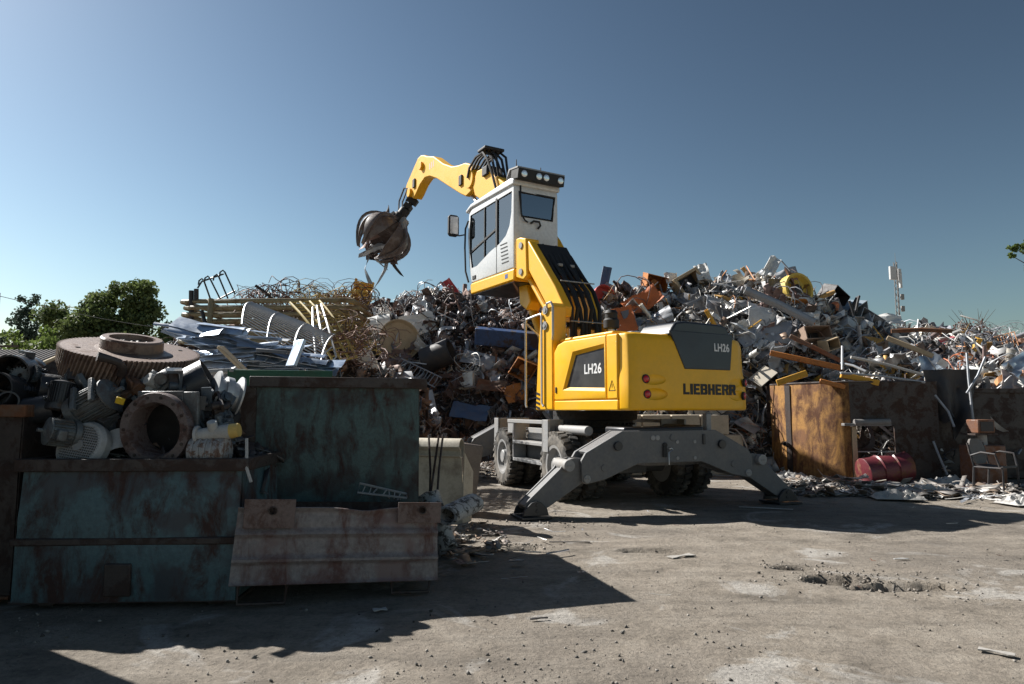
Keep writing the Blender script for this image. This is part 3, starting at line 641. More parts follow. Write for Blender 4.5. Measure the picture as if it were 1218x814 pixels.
q = MB(); q.prism([(1.02, 5.50), (1.02, 5.60), (1.15, 5.645), (2.80, 5.585), (3.02, 5.50), (3.02, 5.44), (2.8, 5.50)], 0.0, 1.03, 1); subpart(q, 'roof', WHITE, cab, 0.025, seg=3)
q = MB(); q.prism([(0.88, 5.56), (0.84, 5.76), (1.12, 5.80), (1.16, 5.62)], 0.0, 1.02, 1); lb = subpart(q, 'light_bar', BLACK, cab, 0.015)
q = MB(); q.prism([(0.87, 5.765), (0.87, 5.795), (1.2, 5.83), (1.3, 5.66), (1.16, 5.80)], -0.01, 1.03, 1); subpart(q, 'light_bar_cover', LGREY, cab)
for y in (0.10, 0.42, 0.58, 0.90):
    q = MB(); q.lathe([(0.062, 0), (0.062, 0.03), (0.05, 0.036), (0, 0.03)], 16, Matrix.Translation((0.872, y, 5.665)) @ frame_z((-1, 0, -0.1))); subpart(q, 'work_lamp', LAMPG, cab)
q = MB(); q.tube([(1.05, 0.86, 5.50), (1.02, 0.88, 5.3), (1.01, 0.87, 4.95), (1.0, 0.8, 4.84), (1.03, 0.72, 4.82)], 0.016, 6); subpart(q, 'wiring_conduit', BLACK, cab)
q = MB(); q.tube([(1.03, 0.66, 4.80), (0.98, 0.62, 4.84), (0.98, 0.5, 4.84), (1.0, 0.46, 4.78), (1.03, 0.5, 4.72)], 0.02, 6); subpart(q, 'rear_hook', BLACK, cab)
for y, h in ((0.98, 0.16), (0.45, 0.1)):
    q = MB(); q.cyl((1.0, y, 5.80), (1.0, y, 5.80 + h), 0.012, 0.008, 6); subpart(q, 'antenna', BLACK, cab)
q = MB(); q.tube([(2.88, 1.03, 5.25), (2.98, 1.05, 5.1), (3.0, 1.05, 4.7), (2.96, 1.05, 4.2), (2.86, 1.03, 3.96)], 0.02, 8); subpart(q, 'handrail', BLACK, cab)
q = MB(); q.tube([(2.98, 1.05, 4.98), (3.12, 1.12, 4.98), (3.28, 1.16, 5.02)], 0.016, 6); subpart(q, 'mirror_arm', BLACK, cab)
q = MB(); q.prism([(1.05, 5.05), (1.05, 5.42), (1.10, 5.46), (1.25, 5.46), (1.29, 5.42), (1.29, 5.05), (1.25, 5.0), (1.1, 5.0)], 3.28, 3.36, 0); subpart(q, 'mirror', BLACK, cab, 0.015)
q = MB(); q.box((3.274, 1.08, 5.05), (3.279, 1.26, 5.42)); subpart(q, 'mirror_glass', STEEL, cab)
SEATM = paint('seat_fabric', (0.04, 0.045, 0.05), 0.8)
q = MB(); q.prism([(1.45, 4.25), (1.45, 4.40), (2.0, 4.42), (2.02, 4.3)], 0.25, 0.78, 1); q.prism([(1.42, 4.36), (1.30, 5.05), (1.42, 5.07), (1.56, 4.40)], 0.26, 0.77, 1); q.prism([(1.30, 5.06), (1.28, 5.25), (1.38, 5.26), (1.40, 5.06)], 0.38, 0.65, 1); q.box((1.5, 0.35, 4.0), (1.95, 0.7, 4.28)); subpart(q, 'seat', SEATM, cab, 0.04, seg=3)
for y in (0.16, 0.80):
    q = MB(); q.box((1.6, y, 4.0), (2.1, y + 0.1, 4.55)); subpart(q, 'console', SEATM, cab, 0.02)
# --- boom, stick, hoses
boomp = [(-0.05, 1.75), (-0.15, 2.15), (0.35, 3.1), (1.6, 4.75), (3.1, 6.25), (4.25, 7.02), (4.62, 7.05), (4.85, 6.8), (4.72, 6.48), (3.5, 5.75), (2.1, 4.35), (0.75, 2.55), (0.3, 1.8)]
q = MB(); q.prism(boomp, -0.40, -0.04, 1); bm_ = part(q, 'boom', YELLOW2, bevel=0.02)
stickp = [(9.42, 8.02), (9.36, 8.12), (8.50, 8.64), (8.26, 8.66), (8.05, 8.60), (7.85, 8.50), (7.62, 8.42), (7.35, 8.33), (6.7, 7.92), (6.15, 7.66), (5.75, 7.56), (5.35, 7.50), (5.02, 7.36), (4.84, 7.12), (4.80, 6.86), (4.95, 6.68), (5.3, 6.62), (5.62, 6.78), (6.4, 7.22), (7.1, 7.62), (7.60, 7.84), (7.95, 7.90), (8.3, 7.80), (8.62, 7.60), (8.80, 7.52)]
q = MB(); q.prism(stickp, -0.36, -0.08, 1); stk = part(q, 'stick', YELLOW2, bevel=0.025)
for x, z, r in ((4.98, 6.95, 0.22), (8.15, 8.3, 0.12), (9.0, 7.75, 0.13)):
    q = MB(); q.cyl((x, -0.44, z), (x, 0.0, z), r, None, 20); subpart(q, 'pin_boss', YELLOW2, stk, 0.01)
for x, z in ((5.55, 7.1), (8.7, 7.95)):
    q = MB(); q.cbox((x, -0.06, z), (0.16, 0.05, 0.26), Matrix.Identity(4)); subpart(q, 'bracket', BLACK, stk, 0.01)
q = MB()
for i in range(3): q.prism([(7.30 + 0.13 * i, 8.02), (7.36 + 0.13 * i, 8.02), (7.36 + 0.13 * i, 8.2), (7.30 + 0.13 * i, 8.2)], -0.0805, -0.0775, 1)
subpart(q, 'decal', paint('pink_decal', (0.75, 0.45, 0.4), 0.5), stk)
q = MB(); q.cyl((2.5, -0.22, 4.35), (4.3, -0.22, 5.85), 0.10, None, 14); q.cyl((4.3, -0.22, 5.85), (5.28, -0.22, 6.68), 0.05, None, 12); part(q, 'stick_cylinder', STEEL)
for s_ in (-0.58, 0.14):
    q = MB(); q.cyl((0.9, s_, 1.9), (1.9, s_, 3.5), 0.10, None, 14); q.cyl((1.9, s_, 3.5), (2.5, s_, 4.55), 0.055, None, 12); part(q, 'boom_cylinder', YELLOW2)
for i in range(6):
    y = 0.02 - 0.085 * i; k = 0.05 * (i % 3)
    pts = [(3.5, y, 6.2), (3.75, y, 6.75), (3.95 - k, y, 7.1 + k), (4.2, y, 7.36 + k), (4.55 + k, y, 7.36), (4.9, y, 7.2), (5.0, y, 6.98)]
    q = MB(); q.tube(pts, 0.03, 6); part(q, 'hydraulic_hose', BLACK)
q = MB(); q.box((4.0, -0.46, 7.40), (4.4, 0.06, 7.47)); part(q, 'hose_guide', BLACK, bevel=0.02)
q = MB(); q.box((4.0, -0.42, 6.78), (4.25, 0.02, 7.0)); part(q, 'valve_block', BLACK, bevel=0.02)
# --- orange peel grab, swung out to the side
gtop = Vector((9.05, -0.22, 7.62)); gdir = Vector((0.34, 0.62, -0.98)).normalized()
GM = Matrix.Translation(gtop) @ Matrix.Scale(0.94, 4) @ (-gdir).to_track_quat('Z', 'Y').to_matrix().to_4x4()    # local -z runs down the grab
q = MB(); q.cyl((0, 0, 0.05), (0, 0, -0.35), 0.085, None, 10); q.cbox((0, 0, -0.1), (0.2, 0.34, 0.2)); q.cbox((0, 0, -0.34), (0.36, 0.24, 0.16))
q.lathe([(0.12, -0.42), (0.17, -0.46), (0.17, -0.66), (0.22, -0.70), (0.22, -0.90), (0.17, -0.95)], 20); grab = part(q, 'grab', BLACK, MH, GM, 0.01)
q = MB(); q.lathe([(0.26, -1.36), (0.30, -1.30), (0.30, -1.02), (0.20, -0.94)], 20); grabhub = q.build('grab_hub', GRABM, grab, None, 0.01)
for i in range(5):
    a = i * 2 * math.pi / 5 + 0.35; Rz = Matrix.Rotation(a, 4, 'Z') @ Matrix.Translation((0.3, 0, -1.15)) @ Matrix.Rotation(-R_((0, 16, 30, 4, 8)[i]), 4, 'Y') @ Matrix.Translation((-0.3, 0, 1.15))
    def shell(u, v, k=0):
        th = R_(18 + 148 * u); w = (0.30 + 0.80 * math.sin(math.pi * min(1, u * 0.62 + 0.2))) * (1 - 0.85 * max(0, (u - 0.62) / 0.38) ** 1.5)
        ph = (v - 0.5) * 2 * w * 0.50; r = 0.72 * (0.62 + 0.38 * math.sin(math.pi * min(1, u + 0.12)))
        return Vector((r * math.sin(th) * math.cos(ph) + 0.02, r * math.sin(th) * math.sin(ph), -1.58 + 0.72 * math.cos(th)))
    q = MB(); q.sheet(shell, 14, 6, 0.05, Rz); t_ = q.build('tine', GRABM, grab, None, 0, 50)
    q = MB(); q.sheet(lambda u, v: shell(u, 0.5) * 1.0 + Vector((0.06 + 0.07 * math.sin(math.pi * u), (v - 0.5) * 0.09, 0)), 12, 1, 0.07, Rz); q.build('tine_rib', GRABM, grab, None, 0, 50)
    q = MB(); q.cyl(Rz @ Vector((0.20, 0.0, -0.72)), Rz @ Vector((0.50, 0.0, -1.08)), 0.085, None, 10); q.cyl(Rz @ Vector((0.48, 0.0, -1.06)), Rz @ Vector((0.66, 0, -1.34)), 0.045, None, 8); q.cbox((0.30, 0, -0.86), (0.16, 0.2, 0.26), Rz); q.build('tine_cylinder', LGREY if i % 2 else GRABM, grab)
for k, (dx, dy) in enumerate(((0.05, 0.1), (-0.05, -0.08), (0.1, -0.02))):
    q = MB(); q.tube([(8.95, -0.2 + dy, 7.85), (9.28 + dx, -0.1 + dy, 7.98), (9.42 + dx, 0.0 + dy, 7.6), (9.30, 0.08 + dy, 7.2)], 0.025, 6); part(q, 'grab_hose', BLACK)

# --- undercarriage
def up(mb, name, mat, bevel=0.0, parent=None, smooth=35, seg=2, dy=0.0):
    if parent is None: return mb.build(name, mat, MH, UC @ Matrix.Translation((0, dy, 0)), bevel, smooth, seg)
    return mb.build(name, mat, parent, None, bevel, smooth, seg)
q = MB(); q.box((-2.3, -0.42, 0.58), (2.3, 0.42, 0.9)); q.box((-0.85, -0.7, 0.62), (0.85, 0.7, 0.975)); up(q, 'chassis', GREY, 0.02)
q = MB(); q.box((-0.55, 0.55, 0.52), (0.7, 0.98, 0.94)); up(q, 'battery_box', GREY, 0.02)
WX = (1.27, -1.05)
for x in WX:
    q = MB(); q.cyl((x, -0.9, 0.52), (x, 0.9, 0.52), 0.14, None, 14); q.cbox((x, 0, 0.56), (0.4, 0.5, 0.36)); up(q, 'axle', GREY, 0.02)
tyre = MB(); tyre.lathe([(0.30, -0.12), (0.34, -0.135), (0.42, -0.14), (0.475, -0.125), (0.485, -0.08), (0.485, 0.08), (0.475, 0.125), (0.42, 0.14), (0.34, 0.135), (0.30, 0.12)], 36, None, cap=False)
for i in range(26):
    for s_ in (-1, 1):
        a = (i + (0.5 if s_ > 0 else 0)) * 2 * math.pi / 26
        M = Matrix.Rotation(a, 4, 'Z') @ Matrix.Translation((0.492, 0, s_ * 0.072)) @ Matrix.Rotation(s_ * 0.25, 4, 'X')
        tyre.cbox((0, 0, 0), (0.055, 0.068, 0.125), M)
tyre_me = tyre.mesh('tyre', 40); tyre_me.materials.append(TYRE)
rim = MB(); rim.lathe([(0.30, -0.12), (0.29, 0.115), (0.315, 0.125), (0.27, 0.12), (0.24, 0.03), (0.13, 0.015), (0.12, 0.11), (0.10, 0.125), (0, 0.125)], 28)
for i in range(8):
    a = i * math.pi / 4; rim.cyl((0.17 * math.cos(a), 0.17 * math.sin(a), 0.01), (0.17 * math.cos(a), 0.17 * math.sin(a), 0.05), 0.018, None, 6)
rim_me = rim.mesh('rim', 35); rim_me.materials.append(LGREY)
for x in WX:
    for sd in (1, -1):
        for yy_ in (1.12, 0.74):
            w = bpy.data.objects.new('wheel', None); COL.objects.link(w); w.parent = MH; w.empty_display_size = 0.1
            steer = R_(-2) if x > 0 else 0
            w.matrix_local = UC @ Matrix.Translation((x, sd * yy_, 0.512)) @ Matrix.Rotation(steer, 4, 'Z') @ Matrix.Rotation(-sd * math.pi / 2, 4, 'X') @ Matrix.Rotation(0.1 * yy_ + x, 4, 'Z')
            for nm, me in (('tyre', tyre_me), ('rim', rim_me)):
                c = bpy.data.objects.new(nm, me); COL.objects.link(c); c.parent = w
# access steps and fender brackets on both sides
for sd in (1, -1):
    def sb(x0, x1, y0, y1, z0, z1): return ((x0, min(sd * y0, sd * y1), z0), (x1, max(sd * y0, sd * y1), z1))
    q = MB(); q.box(*sb(-0.86, -0.62, 1.22, 1.26, 0.70, 1.20)); q.box(*sb(-0.66, -0.62, 0.9, 1.26, 0.70, 1.20)); st = up(q, 'step_frame', LGREY, 0.006)
    q = MB(); q.box(*sb(0.70, 0.74, 1.0, 1.24, 0.48, 1.14)); q.box(*sb(0.74, 0.98, 1.2, 1.24, 0.95, 1.16)); up(q, 'bracket', LGREY, 0.006, st)
    q = MB(); q.box(*sb(-0.62, 0.98, 1.16, 1.25, 1.13, 1.19)); up(q, 'top_rail', LGREY, 0.006, st)
    for z in (0.78, 0.48): q = MB(); q.box(*sb(-0.6, 0.70, 1.0, 1.25, z, z + 0.05)); up(q, 'tread', LGREY, 0.006, st)
    q = MB(); q.box(*sb(-0.5, 0.6, 0.985, 1.0, 0.86, 1.05)); up(q, 'cover_plate', LGREY, 0.006, st)
    q = MB(); q.box(*sb(1.78, 2.02, 1.1, 1.14, 0.45, 1.2)); q.box(*sb(1.78, 1.82, 0.5, 1.14, 0.6, 1.2)); up(q, 'fender_bracket', LGREY, 0.006)
    q = MB(); q.cyl((-0.62, sd * 0.98, 1.05), (-1.7, sd * 0.98, 1.05), 0.07, None, 12); up(q, 'air_tank', LGREY, 0.005)
# stabilisers, front and rear
half = [(0.74, 1.075), (1.28, 0.80), (1.345, 0.70), (1.34, 0.44), (1.28, 0.40), (1.0, 0.455), (0.5, 0.645)]
out = half + [(-y, z) for y, z in reversed(half)]
for e in (-1, 1):
    x0, x1 = sorted((e * 2.60, e * 2.24))
    q = MB(); q.prism(out, x0, x0 + 0.05, 0); q.prism(out, x1 - 0.05, x1, 0)
    top = [(0.74, 1.068), (1.24, 0.81), (1.22, 0.77), (0.73, 1.03), (-0.73, 1.03), (-1.22, 0.77), (-1.24, 0.81), (-0.74, 1.068)]
    q.prism(top, x0 + 0.05, x1 - 0.05, 0)
    bot = [(1.0, 0.47), (0.5, 0.66), (-0.5, 0.66), (-1.0, 0.47), (-1.0, 0.51), (-0.5, 0.70), (0.5, 0.70), (1.0, 0.51)]
    q.prism(bot, x0 + 0.05, x1 - 0.05, 0)
    bmst = up(q, 'stabiliser_beam', GREY, 0.008, dy=0.2)
    xf = e * 2.60
    for sd in (1, -1):
        leg = [(1.1, 0.72), (1.42, 0.735), (1.55, 0.70), (1.62, 0.60), (2.12, 0.17), (2.08, 0.10), (1.92, 0.08), (1.78, 0.13), (1.33, 0.40), (1.1, 0.50)]
        q = MB(); q.prism([(sd * y, z) for y, z in leg], x0 + 0.06, x0 + 0.10, 0); q.prism([(sd * y, z) for y, z in leg], x1 - 0.10, x1 - 0.06, 0)
        topl = [(1.40, 0.73), (1.62, 0.58), (2.11, 0.165), (2.08, 0.13), (1.6, 0.54), (1.40, 0.69)]
        q.prism([(sd * y, z) for y, z in topl], x0 + 0.10, x1 - 0.10, 0)
        lo = [(1.33, 0.41), (1.78, 0.14), (1.80, 0.18), (1.35, 0.45)]
        q.prism([(sd * y, z) for y, z in lo], x0 + 0.10, x1 - 0.10, 0)
        lg = up(q, 'stabiliser_leg', GREY, 0.008, dy=0.2)
        for (y, z, r) in ((1.52, 0.645, 0.075), (1.27, 0.47, 0.05)):
            q = MB(); q.cyl((x0 - 0.015 if e < 0 else x0 - 0.01, sd * y, z), (x1 + 0.01, sd * y, z), r, None, 18)
            for k in (-1, 1): q.cyl((x0 - 0.025, sd * y + k * 0.02, z), (x1 + 0.02, sd * y + k * 0.02, z), 0.011, None, 6)
            up(q, 'hinge_pin', LGREY, 0.004, lg)
        q = MB(); pad = [(1.80, 0.04), (1.82, 0.12), (1.90, 0.2), (1.96, 0.22), (2.03, 0.2), (2.12, 0.12), (2.15, 0.04)]
        for xx_ in (x0 + 0.01, x1 - 0.05): q.prism([(sd * y, z) for y, z in pad], xx_, xx_ + 0.04, 0)
        q.box((x0 - 0.04, min(sd * 1.77, sd * 2.18), 0.0), (x1 + 0.04, max(sd * 1.77, sd * 2.18), 0.03))
        for z in (0.17, 0.10): q.cyl((x0 - 0.0, sd * 1.96, z), (x1 + 0.0, sd * 1.96, z), 0.022, None, 8)
        up(q, 'foot_pad', DGREY, 0.005, lg)
    det = MB()
    fx = x0 - 0.012 if e < 0 else x1 - 0.0
    for (y, z, r) in ((1.02, 0.60, 0.045), (-1.02, 0.60, 0.045), (-0.10, 0.92, 0.025), (-0.38, 0.92, 0.025), (-0.10, 0.70, 0.025), (-0.38, 0.70, 0.025), (0.28, 0.98, 0.035), (0.21, 0.98, 0.035), (-0.03, 0.98, 0.045)):
        det = MB(); det.cyl((fx, y, z), (fx + 0.02, y, z), r, None, 14); up(det, 'bolt', LGREY if r < 0.04 else GREY, 0.003, bmst)
    for y in (0.82, -0.82): det = MB(); det.cyl((fx - 0.03, y, 0.88), (fx + 0.02, y, 0.88), 0.06, None, 12); up(det, 'boss', DGREY, 0.004, bmst)
    det = MB(); det.box((fx - 0.01, -0.55, 0.88), (fx + 0.01, -0.51, 1.02)); up(det, 'rib', DGREY, 0.004, bmst)
    det = MB(); det.cyl((fx - 0.01, 0.10, 0.88), (fx + 0.01, 0.10, 0.88), 0.035, None, 12); det.box((fx - 0.02, 0.08, 0.72), (fx, 0.14, 0.86)); up(det, 'tow_eye', BLACK, 0.003, bmst)
    det = MB(); det.tube([(fx - 0.03, 0.06, 0.83), (fx - 0.03, 0.02, 0.84), (fx - 0.03, -0.01, 0.82), (fx - 0.03, 0.03, 0.80), (fx - 0.03, 0.06, 0.78), (fx - 0.03, 0.06, 0.62)], 0.009, 5); up(det, 'safety_pin', STEEL, 0, bmst)
    det = MB(); det.box((min(e * 1.95, e * 2.5), -0.62, 1.02), (max(e * 1.95, e * 2.5), 0.66, 1.12)); up(det, 'beam_cover', DGREY, 0.03, bmst)
    det = MB(); det.box((e * 2.4 - 0.05, -0.78, 1.0), (e * 2.4 + 0.05, -0.70, 1.30)); up(det, 'lamp_post', LGREY, 0.01, bmst)

# ================================================================== SKIPS AND BINS AT THE FRONT
def wobble(o, amp, scale, seed):
    """dent a finished mesh a little"""
    import mathutils
    for v in o.data.vertices:
        n_ = mathutils.noise.noise_vector(v.co * scale + Vector((seed, 0, 0))); v.co += n_ * amp
def sheet_wall(mb, a, b_, z0, z1, bulge, th=0.012, nu=16, nv=10, seed=0, zprof=None):
    """upright dented steel wall from a to b (plan points)"""
    a, b_ = Vector((*a, 0)), Vector((*b_, 0)); d = (b_ - a).normalized(); nrm = Vector((d.y, -d.x, 0))
    def fn(u, v):
        off = bulge * math.sin(math.pi * u) * math.sin(math.pi * v) + (zprof(v) if zprof else 0)
        off += 0.02 * (float(fbm(u * 5 + seed, v * 4, seed, 3)) - 0.45)
        p = a.lerp(b_, u) + nrm * off; return (p.x, p.y, z0 + (z1 - z0) * v)
    return mb.sheet(fn, nu, nv, th)
def rot2(p, ang):
    c, s = math.cos(ang), math.sin(ang); return (p[0] * c - p[1] * s, p[0] * s + p[1] * c)
def skip(name, label, loc, ang, W, D, H, mat, rimmat, prof, seed, cat='skip', slope=0.0, rim=0.05):
    t = empty(name, (loc[0], loc[1], 0), ang, label, cat)
    q = MB(); sheet_wall(q, (0, 0), (W, 0), 0.04, H, 0.02, seed=seed, zprof=prof); q.build('front_wall', mat, t)
    q = MB(); sheet_wall(q, (W, D), (0, D), 0.04, H, 0.02, seed=seed + 1); q.build('back_wall', mat, t)
    q = MB(); sheet_wall(q, (-slope, D), (0, 0.006), 0.04, H, 0.015, seed=seed + 2); q.build('side_wall', mat, t)
    q = MB(); sheet_wall(q, (W, 0.006), (W, D), 0.04, H, 0.015, seed=seed + 3); q.build('side_wall', mat, t)
    q = MB(); q.box((-0.02, -0.05, 0.03), (W + 0.02, D, 0.05)); q.build('floor_plate', rimmat, t)
    for (a, b_) in (((-rim, -rim), (W + rim, rim * 0.4)), ((-rim, D - rim * 0.4), (W + rim, D + rim)), ((-rim, rim * 0.4), (rim * 0.4, D - rim * 0.4)), ((W - rim * 0.4, rim * 0.4), (W + rim, D - rim * 0.4))):
        q = MB(); q.box((a[0], a[1], H - 0.06), (b_[0], b_[1], H + 0.03)); o = q.build('rim', rimmat, t, bevel=0.008)
    for x in (0.12, W - 0.22):
        q = MB(); q.box((x, 0.05, -0.01), (x + 0.1, D - 0.05, 0.03)); q.build('skid', rimmat, t)
    return t
A19 = R_(17)
gp = lambda v: (0.05 if v < 0.45 else 0.05 - 0.10 * (v - 0.45)) - 0.03 * math.exp(-((v - 0.46) / 0.04) ** 2)
skA = skip('steel_skip', 'low flaked teal skip heaped with motors in front of the gear wheel', (-3.42, 4.86), R_(3), 1.5, 1.35, 0.98, TEAL, RUSTD, gp, 3)
q = MB(); q.box((0.62, -0.09, 0.08), (0.80, -0.02, 0.30)); q.build('lifting_lug', RUSTD, skA, bevel=0.01)
q = MB(); q.box((-0.03, -0.075, 0.42), (1.53, -0.04, 0.47)); q.build('stiffener', RUSTD, skA, bevel=0.01)
skB = skip('steel_skip', 'tall dark green flaked skip standing behind the low corrugated bin', (-2.13, 5.72), A19, 1.36, 1.5, 1.60, GREEN, RUSTD, lambda v: 0.0, 8, rim=0.06)
q = MB(); q.prism([(0.0, 0.1), (0.0, 1.52), (-0.14, 1.58), (-0.10, 0.9), (-0.16, 0.12)], 0.0, 0.02, 1); q.build('end_flange', RUSTD, skB, bevel=0.004)
skC = skip('steel_skip', 'dark brown rusted skip cut off by the picture edge', (-5.35, 4.92), R_(2), 1.8, 1.3, 1.36, RUSTD, RUST, lambda v: 0.0, 14)

skip('steel_skip', 'tall dark rusted skip added outside the picture to throw the lower shadow', (-6.25, 3.9), R_(-2), 1.9, 1.25, 2.75, RUSTD, RUST, lambda v: 0.0, 19)  # unseen skip, added for the shadow it casts into view
# low corrugated bin on leg frames
bin_ = empty('corrugated_bin', (-1.91, 4.84, 0.02), R_(17), 'low bin with weathered corrugated front standing on thin leg frames', 'bin')
BW, BD = 1.40, 0.62
def corr(u, v):
    z = 0.14 + 0.52 * v; x = -0.02 + BW * u + 0.02 * (1 - v) * (-1 if u < 0.5 else 1)
    ridge = 0.028 * max(0, math.cos(v * 2 * math.pi * 2.9 + 0.6)) ** 3
    dent = 0.03 * math.exp(-((u - 0.62) / 0.1) ** 2 - ((v - 0.95) / 0.1) ** 2)
    return (x, -ridge + 0.015 * (float(fbm(u * 6, v * 5, 4, 3)) - 0.45) - 0.05 * (1 - v), z - dent)
q = MB(); q.sheet(corr, 40, 40, 0.008); q.build('front_sheet', SHEETM, bin_)
for x in (0.0, BW - 0.02):
    q = MB(); q.box((x, 0.01, 0.15), (x + 0.012, BD, 0.62)); q.build('side_wall', RUSTD, bin_)
q = MB(); q.box((0.012, BD - 0.012, 0.15), (BW - 0.02, BD, 0.62)); q.build('back_wall', RUSTD, bin_)
q = MB(); q.box((0.012, 0.012, 0.15), (BW - 0.02, BD - 0.012, 0.17)); q.build('floor_plate', RUSTD, bin_)
for x0, x1, z0, z1 in ((0.02, 0.36, 0.52, 0.72), (1.08, 1.40, 0.55, 0.70)):
    q = MB(); q.box((x0, -0.055, z0), (x1, -0.045, z1)); pl = q.build('corner_plate', rusty('plate_rust', (0.17, 0.12, 0.11), ((0.06, 0.04, 0.035), (0.15, 0.09, 0.07)), 0.45, 5), bin_, bevel=0.003)
    q = MB(); q.lathe([(0.03, 0), (0.03, 0.012), (0.022, 0.012), (0.022, 0)], 14, Matrix.Translation(((x0 + x1) / 2 + 0.02, -0.055, (z0 + z1) / 2 + 0.02)) @ Matrix.Rotation(math.pi / 2, 4, 'X')); q.build('eyelet', RUSTD, pl)
for x0, x1 in ((0.02, 0.33), (1.07, 1.34)):
    for y in (-0.02, BD - 0.05):
        q = MB(); zf = 0.0 + 0.042 * (x0 + x1) / 2; q.tube([(x0, y, 0.16), (x0, y, zf), (x1, y, zf), (x1 + 0.01, y, 0.16)], 0.013, 6); q.build('leg_frame', RUSTD, bin_)

bin_.rotation_euler = (0, R_(2.4), R_(17))
# ------------------------------------------------------------------ contents of the low skip
def wobj(mb, name, mat, loc, rot, label, cat, bevel=0, group=None, smooth=35, scale=1):
    o = mb.build(name, mat, None, None, bevel, smooth); o.location = loc; o.rotation_euler = rot if len(rot) == 3 else rot; o.scale = (scale,) * 3
    return tag(o, label, cat, group)
def place(o, loc, rot=(0, 0, 0)):
    o.location = loc; o.rotation_euler = rot; bpy.context.view_layer.update(); return o
def gear():
    t = empty('helical_gear', (0, 0, 0), 0, 'huge rusty helical gear wheel lying on top of the skip of motors', 'gear wheel')
    q = MB(); T, Ro, Rr, h = 92, 0.60, 0.572, 0.285; tw = 0.16; prof = []
    vs, fs = [], []; L = 5
    for l in range(L):
        z = h * l / (L - 1); da = tw * l / (L - 1)
        for k in range(T):
            for f_, r in ((-0.36, Rr), (-0.12, Ro), (0.20, Ro), (0.42, Rr)):
                a = (k + f_) * 2 * math.pi / T + da; vs.append((r * math.cos(a), r * math.sin(a), z))
    n_ = T * 4
    for l in range(L - 1):
        for i in range(n_): fs.append((l * n_ + i, l * n_ + (i + 1) % n_, (l + 1) * n_ + (i + 1) % n_, (l + 1) * n_ + i))
    for l, rv in ((0, 1), (L - 1, 0)):                      # flat end faces down to an inner ring
        k0 = len(vs)
        for i in range(n_):
            a = i * 2 * math.pi / n_; vs.append((0.3 * math.cos(a), 0.3 * math.sin(a), h * l / (L - 1)))
        for i in range(n_): fs.append((l * n_ + i, l * n_ + (i + 1) % n_, k0 + (i + 1) % n_, k0 + i))
    q.add(vs, fs); q.build('toothed_rim', GEARM, t, smooth=25)
    q = MB(); q.lathe([(0.31, 0.0), (0.31, 0.285), (0.275, 0.288), (0.27, 0.37), (0.255, 0.385), (0.20, 0.385), (0.19, 0.34), (0.05, 0.33), (0, 0.33)], 40); q.build('hub', GEARM, t)
    for i in range(22):
        a, r = rnd.uniform(0, 6.28), rnd.uniform(0, 0.17); s = rnd.uniform(0.012, 0.03)
        q = MB(); q.lathe([(0, -s), (s, -s * 0.3), (s * 0.8, s * 0.5), (0, s * 0.8)], 6, Matrix.Translation((r * math.cos(a), r * math.sin(a), 0.338))); q.build('debris_lump', RUSTD, t, smooth=0)
    for i in range(4):
        a = i * 1.57 + 0.5; q = MB(); q.lathe([(0.02, 0), (0.02, 0.006), (0, 0.006)], 10, Matrix.Translation((0.45 * math.cos(a), 0.45 * math.sin(a), 0.285))); q.build('plug', RUSTD, t)
    return t
GW = place(gear(), (-3.25, 5.78, 1.60), (R_(14), R_(5.5), R_(20))); GW.scale = (0.88, 0.88, 0.95)
MOTM = rusty('grey_motor_paint', (0.15, 0.17, 0.18), ((0.04, 0.03, 0.025), (0.13, 0.09, 0.07)), 0.42, 8, 0.6, soft=0.1)
MOTB = rusty('bluegrey_motor_paint', (0.085, 0.11, 0.135), ((0.03, 0.025, 0.022), (0.1, 0.07, 0.05)), 0.42, 8, 0.6, soft=0.1)
MOTD = rusty('black_motor', (0.04, 0.042, 0.048), ((0.04, 0.03, 0.025), (0.1, 0.07, 0.05)), 0.3, 6, 0.6)
def motor(label, r, l, mat, fins=28, feet=True, group='electric motors in the low skip'):
    t = empty('electric_motor', (0, 0, 0), 0, label, 'motor', group)
    q = MB(); q.lathe([(r * 0.85, 0), (r * 0.85, l)], 28)
    for i in range(fins):
        a = i * 2 * math.pi / fins; q.box((r * 0.82, -r * 0.03, l * 0.08), (r, r * 0.03, l * 0.92), Matrix.Rotation(a, 4, 'Z'))
    q.build('finned_housing', mat, t)
    q = MB(); q.lathe([(r * 0.2, -0.28 * l), (r * 0.85, -0.26 * l), (r * 1.02, -0.2 * l), (r * 1.02, 0.03 * l)], 28); q.build('fan_cowl', mat, t)
    q = MB(); q.lathe([(r * 1.0, 0.95 * l), (r * 1.0, 1.0 * l), (r * 0.6, 1.06 * l), (r * 0.3, 1.1 * l), (r * 0.3, 1.16 * l), (r * 0.14, 1.16 * l), (r * 0.14, 1.4 * l), (0, 1.4 * l)], 28); q.build('end_shield', mat, t)
    q = MB(); q.cbox((r * 1.1, 0, l * 0.6), (r * 0.5, r * 0.8, l * 0.4)); q.build('terminal_box', mat, t, bevel=0.01)
    if feet:
        for z in (0.2, 0.8): q = MB(); q.cbox((-r * 1.0, 0, l * z), (r * 0.25, r * 1.6, l * 0.14)); q.build('foot', mat, t, bevel=0.006)
    return t
place(motor('grey finned motor lying tilted just below the gear wheel', 0.13, 0.26, MOTM), at(97, 488, 5.15), (R_(60), R_(25), R_(70)))
place(motor('upright black motor between the rusty disc and the grey motors', 0.085, 0.17, MOTD), at(70, 482, 5.1), (R_(-8), R_(6), 0.3))
place(motor('small pale motor with round end cap facing the yard', 0.10, 0.16, MOTM, 20), at(80, 517, 4.98) + Vector((0, 0.05, 0)), (R_(80), R_(10), R_(-40)))
